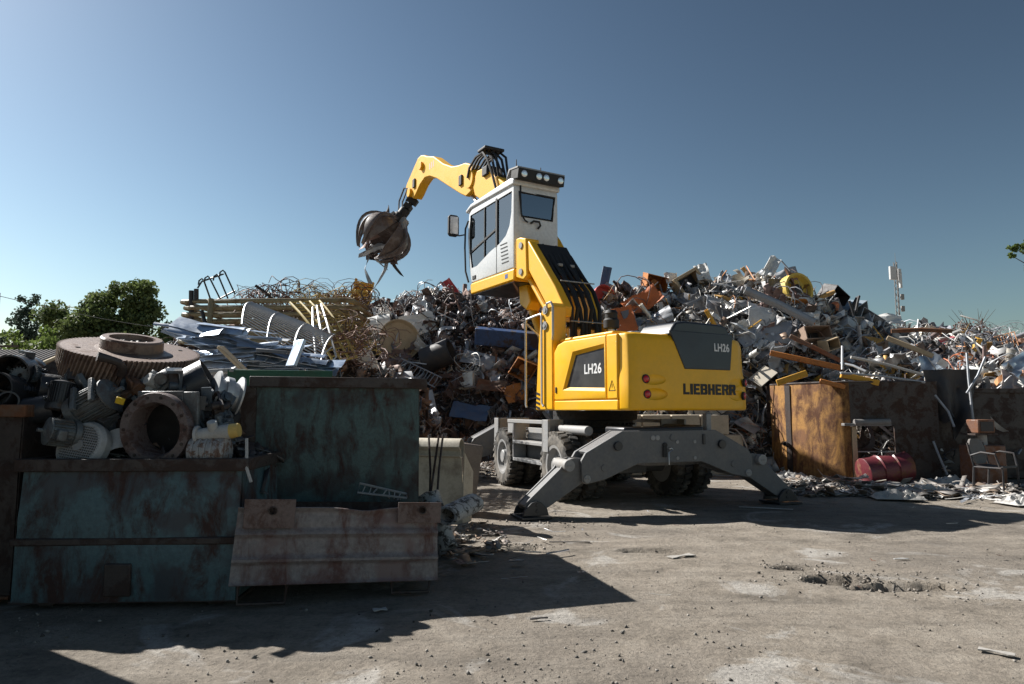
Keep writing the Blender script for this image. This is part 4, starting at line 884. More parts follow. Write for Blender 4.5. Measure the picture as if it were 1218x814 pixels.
place(motor('blue-grey gear motor leaning on the big pipe flange', 0.10, 0.2, MOTB), at(122, 508, 5.26), (R_(125), R_(30), R_(20)))
place(motor('blue-grey motor with flange between the skip wall and pipe flange', 0.09, 0.2, MOTB), at(245, 505, 5.35), (R_(75), R_(20), R_(60)))
# big pipe flange facing the camera
t = empty('pipe_flange', at(186, 511, 5.0), 0, 'big rusty round pipe flange with dark bore at the skip rim', 'pipe flange')
q = MB(); q.lathe([(0.185, 0.30), (0.185, 0.0), (0.20, -0.03), (0.265, -0.03), (0.272, 0.0), (0.265, 0.05), (0.21, 0.06), (0.21, 0.30)], 40); q.build('ring', rusty('flange_rust', (0.16, 0.125, 0.12), ((0.04, 0.026, 0.025), (0.13, 0.075, 0.06)), 0.5, 7), t)
q = MB(); q.lathe([(0.184, 0.16), (0.0, 0.16)], 40); q.build('bore_shade', BLACK, t)  # black disc across the bore, standing in for the shade inside
q = MB(); q.box((0.16, -0.27, 0.07), (0.275, 0.26, 0.10)); q.box((-0.2, -0.275, 0.07), (0.16, -0.19, 0.10)); q.build('square_plate', MOTM, t, bevel=0.008)
for i in range(14):
    a = i * 2 * math.pi / 14; q = MB(); q.cyl((0.235 * math.cos(a), 0.235 * math.sin(a), -0.036), (0.235 * math.cos(a), 0.235 * math.sin(a), -0.02), 0.012, None, 8); q.build('bolt', RUSTD, t)
t.rotation_euler = (R_(-86), 0, R_(-6))
# fan grille
t = empty('fan_grille', at(104, 535, 5.07), 0, 'round white fan cover with mesh grille resting on the skip rim', 'fan cover')
q = MB(); q.lathe([(0.19, 0.0), (0.195, 0.06), (0.175, 0.09), (0.15, 0.098), (0.15, 0.09), (0.185, 0.0)], 36, cap=False); q.build('cowl', DULLWHITE, t)
q = MB()
for i in range(-8, 9):
    x = i * 0.0185; w_ = math.sqrt(max(0, 0.16 ** 2 - x * x)); q.box((x - 0.0035, -w_, 0.085), (x + 0.0035, w_, 0.092)); q.box((-w_, x - 0.0035, 0.092), (w_, x + 0.0035, 0.099))
q.build('mesh_grille', LGREY, t)
q = MB(); q.lathe([(0.04, 0.099), (0.04, 0.105), (0.025, 0.105), (0.025, 0.1)], 16); q.build('hub_ring', LGREY, t)
q = MB(); q.lathe([(0.18, 0.03), (0, 0.03)], 24); q.build('backing', BLACK, t)
t.rotation_euler = (R_(68), R_(8), R_(-12))
# large flanged disc behind
q = MB(); q.lathe([(0.06, 0), (0.06, 0.03), (0.20, 0.03), (0.22, 0.0), (0.24, 0), (0.24, -0.03), (0.06, -0.03)], 36, cap=False)
wobj(q, 'flange_disc', RUSTD, at(75, 455, 5.35), (R_(62), R_(-18), 0.2), 'dark rusty flanged disc half buried left of the gear wheel', 'disc')
# black hollow housings at the far left
def cup(r, l, th=0.012): return MB().lathe([(0.0, 0), (r, 0), (r * 1.02, l), (r * 1.02 - th, l), (r - th, th), (0, th)], 28)
for i, (px, py, Y, r, l, rx, ry, lab) in enumerate(((35, 445, 5.5, 0.14, 0.34, 95, 60, 'black hollow housing lying open behind the rusty disc'), (25, 470, 5.3, 0.13, 0.30, 80, -50, 'dark blue-black cup housing stacked beneath another at the skip corner'), (45, 462, 5.25, 0.12, 0.26, 100, 40, 'black pan tilted against the rusty flanged disc'), (12, 480, 5.15, 0.07, 0.2, 85, 20, 'small black tube end with a pale lip at the skip corner'), (222, 465, 5.45, 0.17, 0.2, 60, 15, 'wide dark blue bowl lying behind the big pipe flange'), (30, 490, 5.1, 0.10, 0.2, 60, 70, 'black bracket housing low in the skip corner'))):
    wobj(cup(r, l), 'machine_housing', MOTD, at(px, py, Y), (R_(rx), R_(ry), rnd.uniform(0, 3)), lab, 'housing', 0, 'black housings in the low skip')
q = MB(); q.lathe([(0.05, -0.1), (0.17, -0.1), (0.175, -0.085), (0.12, -0.075), (0.115, -0.03), (0.145, -0.025), (0.145, 0.025), (0.115, 0.03), (0.12, 0.075), (0.175, 0.085), (0.17, 0.1), (0.05, 0.1)], 32, cap=False)
wobj(q, 'wheel_rim', SILVER, at(268, 470, 5.45), (R_(75), R_(5), R_(-55)), 'grey steel wheel rim standing against the tall green skip', 'wheel rim')
q = MB(); q.lathe([(0.15, -0.05), (0.21, -0.045), (0.225, 0), (0.21, 0.045), (0.15, 0.05), (0.14, 0)], 32, cap=False)
wobj(q, 'rubber_tyre', BLACK, at(250, 495, 5.4), (R_(20), R_(10), 0), 'small black tyre lying under the grey wheel rim', 'tyre')
t = empty('valve_body', at(258, 518, 5.0), 0, 'pale metal valve with yellow cap at the corner of the low skip', 'valve')
q = MB(); q.cyl((-0.14, 0, 0), (0.1, 0, 0.03), 0.045, 0.055, 14); q.cyl((-0.02, 0, 0), (-0.02, -0.05, 0.1), 0.035, None, 12); q.lathe([(0.07, 0), (0.07, 0.02)], 18, Matrix.Translation((-0.15, 0, 0)) @ Matrix.Rotation(1.5, 4, 'Y')); q.build('body', DULLWHITE, t, bevel=0.004)
q = MB(); q.cyl((0.10, 0, 0.03), (0.16, 0, 0.04), 0.055, 0.05, 14); q.build('cap', paint('yellow_cap', (0.6, 0.42, 0.12), 0.5), t)
q = MB(); q.tube([(0.15, -0.02, 0.0), (0.17, -0.06, -0.1), (0.18, -0.08, -0.2), (0.22, -0.09, -0.3)], 0.012, 6); wobj(q, 'loose_cable', DULLWHITE, at(270, 522, 4.98), (0, 0, 0), 'white cable end hanging over the corner of the low skip', 'cable')
q = MB(); q.lathe([(0.10, -0.13), (0.105, -0.12), (0.105, 0.12), (0.09, 0.13)], 24)
for i in range(5): q.lathe([(0.112, -0.1 + i * 0.045), (0.112, -0.085 + i * 0.045)], 24)
wobj(q, 'gearbox_drum', rusty('mottled_white', (0.4, 0.4, 0.4), ((0.1, 0.06, 0.05), (0.25, 0.17, 0.13)), 0.5, 16), at(250, 537, 5.02), (0.1, R_(90), 0.1), 'mottled white and brown drum lying right of the pipe flange', 'drum')
q = MB(); q.sheet(lambda u, v: (0.22 * u, 0.16 * v, 0.05 * math.sin(3 * u) + 0.03 * v * v), 8, 6, 0.006); wobj(q, 'cover_plate', DULLWHITE, at(122, 543, 5.06), (R_(50), R_(-15), 0.2), 'small white curved cover beside the fan grille', 'cover')
q = MB(); q.cbox((0, 0, 0), (0.06, 0.02, 0.05)); wobj(q, 'yellow_tag', paint('tag_yellow', (0.75, 0.5, 0.02), 0.5), at(143, 477, 5.02), (0.5, 0.3, 0.4), 'small bright yellow tag among the motors', 'tag', 0.004)
for i, (px, py, Y, s, lab) in enumerate(((172, 455, 5.35, 0.14, 'pale cast bracket standing under the gear wheel rim'), (185, 467, 5.3, 0.16, 'pale ribbed casting lying between gear wheel and pipe flange'), (118, 455, 5.3, 0.13, 'grey square terminal casting under the left of the gear wheel'), (150, 470, 5.25, 0.10, 'brown flat bar poking out below the gear wheel'))):
    q = MB(); q.box((-s, -0.02, -0.03), (s, 0.02, 0.03)); q.box((-s, -0.05, -0.03), (-s + 0.04, 0.05, 0.1)); q.box((s * 0.3, -0.04, 0.0), (s * 0.5, 0.06, 0.12)); q.cyl((s * 0.8, -0.06, 0.05), (s * 0.8, 0.06, 0.05), 0.05, None, 12)
    wobj(q, 'cast_bracket', (DULLWHITE, MOTM, MOTM, RUST)[i], at(px, py, Y), (rnd.uniform(-0.8, 0.8), rnd.uniform(-0.8, 0.8), rnd.uniform(-1, 1)), lab, 'casting', 0.006)

# ================================================================== SCRAP: piece library
def crumple(r, w, h, nu, nv, amp, bend):
    sd = r.randint(0, 9999); ax = r.uniform(-0.6, 0.6)
    fold = r.uniform(0.3, 0.7); fa = r.uniform(-1, 1) * bend
    def fn(u, v):
        rg = 0.72 + 0.5 * float(vnoise(u * 4.1 + sd, v * 4.1, sd + 3))
        x, y = (u - 0.5) * w * (rg if abs(v - 0.5) > 0.3 else 1), (v - 0.5) * h * (rg if abs(u - 0.5) > 0.3 else 1.0)
        z = amp * (float(fbm(u * 4.6 + sd, v * 4.6, sd, 3)) - 0.45) * 3
        k = u + ax * (v - 0.5) - fold
        if k > 0: z += math.sin(fa) * k * w; x -= (1 - math.cos(fa)) * k * w
        z += 0.15 * bend * w * math.sin(v * 3.1 + sd)
        return (x, y, z)
    return MB().sheet(fn, nu, nv, 0.012)
def bar(r, L, rad, n=5, kink=0.5):
    p = Vector((-L / 2, 0, 0)); d = Vector((1, 0, 0)); pts = [p.copy()]
    k = r.randint(2, 5)
    for i in range(k):
        d = (d + Vector((r.gauss(0, kink), r.gauss(0, kink), r.gauss(0, kink)))).normalized(); p = p + d * (L / k); pts.append(p.copy())
    c = sum(pts, Vector()) / len(pts)
    return MB().tube([q - c for q in pts], rad, n)
def chan(r, L, s):
    q = MB(); th = s * 0.12; tw = r.uniform(-0.4, 0.4)
    prof = [(-s / 2, -s / 2), (s / 2, -s / 2), (s / 2, -s / 2 + th), (-s / 2 + th, -s / 2 + th), (-s / 2 + th, s / 2), (-s / 2, s / 2)]
    k = 4; vs = []
    for i in range(k + 1):
        a = tw * i / k; bx = r.uniform(-0.03, 0.03) * L
        for y, z in prof: vs.append((L * (i / k - 0.5), y * math.cos(a) - z * math.sin(a) + bx, y * math.sin(a) + z * math.cos(a)))
    n_ = 6; fs = [tuple(range(n_)), tuple(k * n_ + i for i in range(n_))[::-1]]
    for i in range(k): fs += [(i * n_ + j, i * n_ + (j + 1) % n_, (i + 1) * n_ + (j + 1) % n_, (i + 1) * n_ + j) for j in range(n_)]
    return q.add(vs, fs)
def strip(r, L, w):
    a = r.uniform(0.5, 3.0); tw = r.uniform(-2, 2); ph = r.uniform(0, 6)
    def fn(u, v):
        t = (u - 0.5) * L; rr = (v - 0.5) * w; an = tw * u
        return (t * math.cos(0.2 * a), rr * math.cos(an) + 0.1 * L * math.sin(a * u * 2 + ph), rr * math.sin(an) + 0.15 * L * math.sin(a * u * 3 + ph))
    return MB().sheet(fn, 12, 1, 0.008)
def tangle(r, R, k, rad):
    q = MB()
    for i in range(k):
        c = Vector((r.gauss(0, R * 0.35), r.gauss(0, R * 0.35), r.gauss(0, R * 0.2))); a = r.uniform(0.3, 1) * R; ph, ph2 = r.uniform(0, 6.3), r.uniform(0.5, 1.6)
        T = r.uniform(2.5, 6); tilt = Euler((r.uniform(-1, 1), r.uniform(-1, 1), r.uniform(0, 6))).to_matrix()
        q.tube([c + tilt @ Vector((a * math.cos(ph + T * t / 11), a * ph2 * math.sin(ph + T * t / 11), 0.25 * R * math.sin(t * 0.9 + ph))) for t in range(12)], rad, 4)
    return q
def casing(r, a, b_, c):
    """crushed appliance shell, one side open"""
    th = 0.02; q = MB()
    q.box((-a, -b_, -c), (a, b_, -c + th)); q.box((-a, -b_, c - th), (a, b_, c)); q.box((-a, b_ - th, -c + th), (a, b_, c - th))
    q.box((-a, -b_, -c + th), (-a + th, b_ - th, c - th)); q.box((a - th, -b_, -c + th), (a, b_ - th, c - th))
    sh = r.uniform(-0.5, 0.5); q.v = [(x + sh * z + 0.12 * a * math.sin(5 * y / b_ + x * 9), y + r.uniform(-0.3, 0.3) * 0.1 * b_, z * (1 + 0.2 * x)) for x, y, z in q.v]
    q.cyl((0, b_ * 0.2, 0), (a * 0.1, b_ * 0.9, 0.0), c * 0.45, None, 12)
    return q
def pipe(r, L, R): return MB().lathe([(R * 0.86, -L / 2), (R, -L / 2), (R * r.uniform(0.9, 1.05), 0), (R, L / 2), (R * 0.86, L / 2), (R * 0.84, 0), (R * 0.86, -L / 2)], 14, cap=False)
def rack(r, w, h, k, rad):
    q = MB(); q.tube([(-w / 2, -h / 2, 0), (w / 2, -h / 2, 0.03), (w / 2, h / 2, 0), (-w / 2, h / 2, 0.02)], rad * 1.6, 5, True)
    for i in range(1, k): x = w * (i / k - 0.5); q.tube([(x, -h / 2, 0.01), (x + r.uniform(-0.03, 0.03), 0, r.uniform(-0.06, 0.06)), (x, h / 2, 0)], rad, 4)
    return q
def discp(r, R): return MB().lathe([(R * 0.2, 0.0), (R * 0.25, 0.06), (R * 0.8, 0.06), (R * 0.85, 0.12), (R, 0.12), (R, -0.12), (R * 0.85, -0.12), (R * 0.8, -0.02), (R * 0.2, -0.03), (R * 0.2, 0)], 22, cap=False)
LIB = {}
def lib(kind, k, fn):
    r = random.Random(hash(kind) % 1000 if False else sum(map(ord, kind)))
    LIB[kind] = []
    for i in range(k):
        me = fn(r).mesh(kind, 35); me.materials.append(None); LIB[kind].append(me)
lib('crumpled_sheet', 14, lambda r: crumple(r, r.uniform(0.3, 0.85), r.uniform(0.22, 0.55), 11, 9, r.uniform(0.08, 0.22), r.uniform(0.4, 1.6)))
lib('bent_bar', 14, lambda r: bar(r, r.uniform(0.6, 1.8), r.uniform(0.008, 0.022), 5, r.uniform(0.05, 0.5)))
lib('steel_channel', 10, lambda r: chan(r, r.uniform(0.5, 1.5), r.uniform(0.04, 0.10)))
lib('metal_strip', 12, lambda r: strip(r, r.uniform(0.6, 1.6), r.uniform(0.05, 0.14)))
lib('wire_tangle', 10, lambda r: tangle(r, r.uniform(0.3, 0.6), r.randint(6, 11), r.uniform(0.006, 0.013)))
lib('appliance_casing', 8, lambda r: casing(r, r.uniform(0.16, 0.3), r.uniform(0.15, 0.26), r.uniform(0.16, 0.3)))
lib('pipe_piece', 8, lambda r: pipe(r, r.uniform(0.4, 1.2), r.uniform(0.025, 0.075)))
lib('wire_rack', 6, lambda r: rack(r, r.uniform(0.5, 0.9), r.uniform(0.4, 0.6), r.randint(7, 12), 0.007))
def heap_fn(comps, seed):
    """height field: each comp = (crest function of x -> (y_crest, z_crest), front depth, back depth) or an ellipse mound"""
    def H(x, y):
        x = np.asarray(x, float); y = np.asarray(y, float); z = np.full(np.broadcast(x, y).shape, -0.3)
        for c in comps:
            if c[0] == 'ridge':
                _, xs_, zs_, yc, fd, bd, pw = c
                zc = np.interp(x, xs_, zs_); d = np.where(y < yc, (yc - y) / fd, (y - yc) / bd)
                h = zc * (1 - np.clip(d, 0, 1.4) ** pw)
            else:
                _, cx, cy, rx, ry, hh = c
                d = np.sqrt(((x - cx) / rx) ** 2 + ((y - cy) / ry) ** 2); h = hh * (1 - np.clip(d, 0, 1.3) ** 2.2)
            z = np.maximum(z, h)
        z = z + (fbm(x * 0.9, y * 0.9, seed, 3) - 0.45) * 0.9 * np.clip(z, 0, 1) + (fbm(x * 3.1, y * 3.1, seed + 5, 2) - 0.4) * 0.35 * np.clip(z, 0, 1)
        return z
    return H
def sky_pts(pts, Y, drop):
    w = [at(px, py, Y) for px, py in pts]; return [p.x for p in w], [p.z - drop for p in w]
YC, YR = 22.0, 18.2
cx_, cz_ = sky_pts([(150, 420), (215, 405), (260, 392), (330, 378), (400, 368), (440, 362), (480, 348), (540, 344), (600, 350), (650, 352), (720, 352), (800, 360)], YC, 0.35)
rx_, rz_ = sky_pts([(660, 480), (690, 372), (715, 362), (745, 350), (780, 350), (830, 335), (880, 332), (905, 330), (935, 342), (975, 362), (1010, 378), (1060, 394), (1110, 398), (1160, 402), (1230, 412), (1330, 430)], YR, 0.28)
HC = heap_fn([('ridge', cx_, cz_, YC, 4.2, 5, 1.9), ('mound', -4.6, 14.8, 3.4, 2.6, 2.75)], 31)
HR = heap_fn([('ridge', rx_, rz_, YR, 3.4, 4.5, 2.0), ('mound', 8.2, 15.6, 2.8, 1.9, 2.35), ('mound', 11.0, 15.3, 2.6, 1.7, 2.4)], 47)
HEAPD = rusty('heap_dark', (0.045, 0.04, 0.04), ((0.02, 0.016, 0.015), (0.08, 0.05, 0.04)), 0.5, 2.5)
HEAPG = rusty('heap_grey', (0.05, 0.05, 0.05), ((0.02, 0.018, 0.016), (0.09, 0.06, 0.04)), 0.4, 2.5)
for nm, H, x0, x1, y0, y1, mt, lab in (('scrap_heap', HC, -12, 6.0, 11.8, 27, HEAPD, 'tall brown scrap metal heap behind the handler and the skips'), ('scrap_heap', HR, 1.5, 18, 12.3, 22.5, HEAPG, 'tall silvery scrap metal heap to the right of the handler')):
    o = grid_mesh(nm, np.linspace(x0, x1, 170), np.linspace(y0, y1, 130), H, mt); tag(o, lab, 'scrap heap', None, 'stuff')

def surf(H, r, xr, yr, zmin=0.25, tries=200):
    for _ in range(tries):
        x, y = r.uniform(*xr), r.uniform(*yr); z = float(H(x, y))
        if z < zmin: continue
        e = 0.25; gx, gy = (float(H(x + e, y)) - float(H(x - e, y))) / (2 * e), (float(H(x, y + e)) - float(H(x, y - e))) / (2 * e)
        if gy < -0.8 and r.random() < 0.8: continue          # far side of the ridge shows nothing
        return Vector((x, y, z)), Vector((-gx, -gy, 1)).normalized()
    return None, None
TONE = {}
ZONES = {'c': ((-3.6, 'near the bed frames'), (-0.4, 'behind the tall green skip'), (9, 'behind the cab column')), 'r': ((4.2, 'above the engine hood'), (6.0, 'between hood and tank'), (8.3, 'above the rusty tank'), (99, 'right of the rusty tank'))}
def scatter(H, n, kind, label, cat, group, mats, seed, xr, yr, smin=0.7, smax=1.25, lift=0.12, align=0.6, zmin=0.3, ymap=None):
    r = random.Random(seed)
    for i in range(n):
        p, nrm = surf(H, r, xr, yr, zmin)
        if p is None: continue
        o = bpy.data.objects.new(kind, r.choice(LIB[kind])); COL.objects.link(o)
        o.material_slots[0].link = 'OBJECT'; o.material_slots[0].material = r.choice(mats)
        up_ = (nrm * align + Vector((r.gauss(0, 1), r.gauss(0, 1), r.gauss(0, 1))).normalized() * (1 - align)).normalized()
        M = up_.to_track_quat('Z', 'Y').to_matrix().to_4x4() @ Matrix.Rotation(r.uniform(0, 6.28), 4, 'Z')
        s = r.uniform(smin, smax)
        o.matrix_world = Matrix.Translation(p + nrm * lift * r.uniform(-0.3, 1.0)) @ M @ Matrix.Scale(s, 4)
        hk = 'c' if H is HC else 'r'
        zone = next(z_ for xm, z_ in ZONES[hk] if p.x / p.y * 19 < xm * (1.0 if hk == 'c' else 1.25))
        lvl = 'low down' if p.z < 1.5 else ('halfway up' if p.z < 3.0 else 'near the top')
        tone = TONE.get(o.material_slots[0].material.name, '')
        tag(o, f'{tone} {label} {lvl}, {zone}'.strip(), cat, f'{group}, {tone} {lvl} {zone}')
# palettes as the heaps show them
PBROWN = palette('brown_scrap', [(0.21, 0.125, 0.10), (0.13, 0.09, 0.085), (0.27, 0.195, 0.18), (0.11, 0.078, 0.075), (0.22, 0.155, 0.145), (0.17, 0.09, 0.06)], 0.6, 0.25)
PGREY = palette('grey_scrap', [(0.5, 0.5, 0.5), (0.34, 0.35, 0.37), (0.58, 0.58, 0.56), (0.26, 0.27, 0.29), (0.42, 0.41, 0.39), (0.5, 0.53, 0.57)], 0.4, 0.5, amt=0.4)
PDARK = palette('dark_scrap', [(0.05, 0.05, 0.06), (0.08, 0.085, 0.10), (0.14, 0.14, 0.16), (0.03, 0.03, 0.035), (0.10, 0.075, 0.065), (0.2, 0.22, 0.26)], 0.5, 0.3, amt=0.5)
PBRIGHT = palette('pale_scrap', [(0.72, 0.72, 0.70), (0.6, 0.63, 0.66), (0.78, 0.76, 0.7), (0.5, 0.52, 0.55), (0.66, 0.6, 0.5)], 0.4, 0.3, (0.35, 0.27, 0.2), 0.5)
PCOLOUR = palette('coloured_scrap', [(0.55, 0.22, 0.05), (0.62, 0.34, 0.04), (0.5, 0.16, 0.07), (0.6, 0.28, 0.12), (0.5, 0.3, 0.1)], 0.5, 0.0)
TONE.update({'brown_scrap': 'brown', 'grey_scrap': 'grey', 'dark_scrap': 'dark', 'pale_scrap': 'pale', 'coloured_scrap': 'orange'})
G1, G2 = 'loose pieces on the brown heap', 'loose pieces on the silvery heap'
XC, XR = (-10.5, 3.6), (2.6, 15)
YCR, YRR = (17.4, 23.2), (13.2, 19.2)
for kind, n1_, n2_, l1, l2, cat, al, lf in (
    ('crumpled_sheet', 145, 150, 'crumpled sheet on the heap', 'crumpled sheet on the heap', 'metal sheet', 0.45, 0.2),
    ('bent_bar', 145, 150, 'thin bent bar in the heap', 'thin bent bar in the heap', 'bar', 0.3, 0.25),
    ('steel_channel', 120, 120, 'steel angle in the heap', 'steel angle in the heap', 'steel section', 0.6, 0.15),
    ('metal_strip', 145, 145, 'twisted strip in the heap', 'twisted strip in the heap', 'strip', 0.4, 0.2),
    ('wire_tangle', 110, 110, 'wire tangle on the heap', 'wire tangle on the heap', 'wire', 0.7, 0.15),
    ('pipe_piece', 60, 60, 'short pipe in the heap', 'short pipe in the heap', 'pipe', 0.6, 0.1),
    ('appliance_casing', 16, 34, 'crushed casing in the heap', 'crushed casing in the heap', 'casing', 0.2, 0.12),
    ('wire_rack', 30, 26, 'bent wire rack on the heap', 'bent wire rack on the heap', 'rack', 0.5, 0.15)):
    sd = sum(map(ord, kind))
    scatter(HC, n1_, kind, l1, cat, G1 + ', ' + cat, [PBROWN, PBROWN, PBROWN, PGREY, PGREY, PBRIGHT, PDARK], sd, XC, YCR, lift=lf, align=al)
    scatter(HR, n2_, kind, l2, cat, G2 + ', ' + cat, [PGREY, PBRIGHT, PDARK] if kind == 'appliance_casing' else [PGREY, PGREY, PGREY, PBRIGHT, PBRIGHT, PDARK, PBROWN, PCOLOUR], sd + 1, XR, YRR, lift=lf, align=al)

# ------------------------------------------------------------------ the small stuff between the pieces
def rubble(name, H, xr, yr, n, cols, wts, seed, label, size=(0.06, 0.30), zmin=0.12, flat_=False):
    r = np.random.default_rng(seed); X = r.uniform(*xr, n * 3); Y = r.uniform(*yr, n * 3); Z = H(X, Y)
    e = 0.2; gx, gy = (H(X + e, Y) - H(X - e, Y)) / (2 * e), (H(X, Y + e) - H(X, Y - e)) / (2 * e)
    ok = (Z > zmin) & ((gy > -0.9) | (r.random(n * 3) < 0.15)); X, Y, Z, gx, gy = [a[ok][:n] for a in (X, Y, Z, gx, gy)]; n = len(X)
    N = np.stack([-gx, -gy, np.ones(n)], 1); N /= np.linalg.norm(N, axis=1)[:, None]
    P = np.stack([X, Y, Z], 1) + N * r.uniform(-0.02, 0.12, n)[:, None]
    q = r.normal(size=(n, 4)); q /= np.linalg.norm(q, axis=1)[:, None]; Rm = quat_mats(q)
    if flat_:
        ya = r.uniform(0, 6.28, n) / 2; q = np.stack([np.cos(ya), r.normal(0, 0.08, n), r.normal(0, 0.08, n), np.sin(ya)], 1); q /= np.linalg.norm(q, axis=1)[:, None]; Rm = quat_mats(q); P[:, 2] = Z * 0.5 + r.uniform(0.0, 0.03, n)
    L = r.uniform(size[0], size[1], n) * (0.5 + r.random(n) ** 3 * 2.0)
    # every piece: a bent ribbon of 3 spans with its own width and thickness
    kind = r.integers(0, 3, n); w = np.where(kind == 0, 0.014, np.where(kind == 1, L * 0.6, L * 0.2)) * r.uniform(0.6, 1.5, n); t = np.where(kind == 0, 0.012, 0.006)
    bend = r.normal(0, 0.35, (n, 4)); tt = np.linspace(-0.5, 0.5, 4)
    sec = np.array([(-1, -1), (1, -1), (1, 1), (-1, 1)], float) * 0.5
    V = np.zeros((n, 4, 4, 3))
    V[..., 0] = (tt[None, :, None] * L[:, None, None]); zb = np.cumsum(bend, 1) * L[:, None] * 0.3
    V[..., 1] = sec[None, None, :, 0] * w[:, None, None] * (1 + 0.3 * bend[:, :, None]); V[..., 2] = sec[None, None, :, 1] * t[:, None, None] + zb[:, :, None] + 0.4 * bend[:, ::-1, None] * V[..., 1]
    V = np.einsum('nij,nkj->nki', Rm, V.reshape(n, 16, 3)) + P[:, None, :]
    f = [(0, 3, 2, 1), (12, 13, 14, 15)] + [(s * 4 + j, s * 4 + (j + 1) % 4, s * 4 + 4 + (j + 1) % 4, s * 4 + 4 + j) for s in range(3) for j in range(4)]
    Fi = (np.array(f)[None] + (np.arange(n) * 16)[:, None, None]).reshape(-1, 4)
    ci = r.choice(len(cols), n, p=np.array(wts) / sum(wts)); cl = np.array(cols)[ci] * r.uniform(0.6, 1.25, (n, 1))
    cl = np.repeat(np.concatenate([cl, np.ones((n, 1))], 1)[:, None], 16, 1).reshape(-1, 4)
    return tag(np_mesh(name, V.reshape(-1, 3), Fi, SCRAPBIT, cl), label, 'scrap', None, 'stuff')
SCRAPBIT = palette('scrap_bits', None, 0.5, 0.35, (0.14, 0.08, 0.05), 0.5, 6, 'piece_colour')
cb = [(0.2, 0.13, 0.10), (0.11, 0.075, 0.065), (0.26, 0.2, 0.18), (0.06, 0.055, 0.06), (0.46, 0.47, 0.49), (0.32, 0.37, 0.44)]
rubble('scrap_rubble', HC, (-11, 4.2), (11.9, 23.5), 34000, cb, [3.5, 3, 3, 2.5, 3.2, 2.2], 7, 'mass of small rusty offcuts covering the brown heap')
cg = [(0.5, 0.5, 0.5), (0.3, 0.31, 0.33), (0.68, 0.68, 0.66), (0.14, 0.14, 0.15), (0.28, 0.2, 0.15), (0.5, 0.3, 0.1), (0.42, 0.4, 0.36)]
rubble('scrap_rubble', HR, (2.0, 16), (12.5, 19.6), 34000, cg, [4, 3.5, 3, 3, 2.5, 0.8, 2], 8, 'mass of small silvery offcuts covering the right heap')

# ================================================================== SINGLE PIECES ONE CAN PICK OUT OF THE HEAPS
def on_heap(px, py, H, y0=11.0, y1=24.0):
    """where the sight line of a photo pixel meets a heap surface"""
    y = y0
    while y < y1:
        p = at(px, py, y)
        if p.z <= float(H(p.x, p.y)): return p
        y += 0.1
    return at(px, py, YC if H is HC else YR)
def facing(p, tilt=0.0, roll=0.0, yaw=0.0):
    """rotation whose local z points to the yard (towards -y), then leaned and rolled"""
    return (Matrix.Rotation(yaw, 4, 'Z') @ Matrix.Rotation(math.pi / 2 - tilt, 4, 'X') @ Matrix.Rotation(roll, 4, 'Z')).to_euler()
def flat(name, mat, px, py, H, w, h, label, cat, roll=0.0, tilt=0.5, yaw=0.0, amp=0.06, seed=1, out=0.2, Y=None):
    p = at(px, py, Y) if Y else on_heap(px, py, H); r = random.Random(seed); sd = seed * 3.7; fold = r.uniform(0.3, 0.7); fk = r.uniform(-0.5, 0.5)
    q = MB(); q.sheet(lambda u, v: ((u - 0.5) * w, (v - 0.5) * h, amp * 2 * (float(fbm(u * 3 + sd, v * 3, seed, 3)) - 0.45) + max(0, u - fold) * w * fk), 10, 10, 0.014)
    return wobj(q, name, mat, p + Vector((0, -out, 0.05)), facing(p, tilt, roll, yaw), label, cat)
def solid(mb, name, mat, px, py, H, label, cat, rot, out=0.2, bevel=0.0, Y=None):
    p = at(px, py, Y) if Y else on_heap(px, py, H); return wobj(mb, name, mat, p + Vector((0, -out, 0.0)), rot, label, cat, bevel)
def pm(nm, c, rough=0.5, metal=0.0, amt=0.3): return paint('scrap_' + nm, c, rough, metal, (0.18, 0.12, 0.08), amt, 5, 0.1)
WHITEP, REDP, ORAP, YELP, GRYP, BLUP, TANP, BLKP = pm('white', (0.7, 0.7, 0.68)), pm('red', (0.55, 0.06, 0.06)), pm('orange', (0.62, 0.17, 0.05)), pm('yellow', (0.66, 0.34, 0.03)), pm('grey', (0.36, 0.38, 0.41), 0.4, 0.3), pm('blue', (0.07, 0.12, 0.22)), pm('tan', (0.50, 0.38, 0.24)), pm('black', (0.03, 0.03, 0.034))
ORARUST = rusty('orange_casing', (0.55, 0.2, 0.04), ((0.12, 0.06, 0.04), (0.3, 0.13, 0.06)), 0.3, 4)
# --- brown heap
flat('sheet_metal', REDP, 541, 353, HC, 0.34, 1.25, 'narrow faded red panel slanting down the crest beside the cab', 'panel', R_(32), 0.5, 0, 0.03, 2, 0.3)
q = MB(); q.lathe([(0, 0.0), (0.40, 0.02), (0.55, 0.10), (0.60, 0.22), (0.57, 0.22), (0.52, 0.12), (0.38, 0.05), (0, 0.03)], 30); solid(q, 'round_lid', TANP, 476, 408, HC, 'large tan round lid with dark stains on the brown heap', 'lid', facing(None, 0.15, 0, 0.5), 0.45)
q = MB(); q.lathe([(0.0, -0.5), (0.40, -0.5), (0.42, -0.2), (0.41, 0.1), (0.43, 0.12), (0.41, 0.5), (0.0, 0.5)], 26); solid(q, 'steel_drum', WHITEP, 447, 393, HC, 'white drum lying behind the tan round lid', 'drum', (0.2, R_(80), 0.3), 0.1)
flat('sheet_metal', WHITEP, 498, 390, HC, 1.0, 0.7, 'white torn sheet right of the tan round lid', 'panel', 0.2, 0.5, 0.2, 0.12, 5, 0.25)
flat('sheet_metal', WHITEP, 432, 415, HC, 0.8, 0.5, 'dirty white crumpled sheet left of the tan round lid', 'panel', -0.3, 0.6, 0.0, 0.18, 6, 0.25)
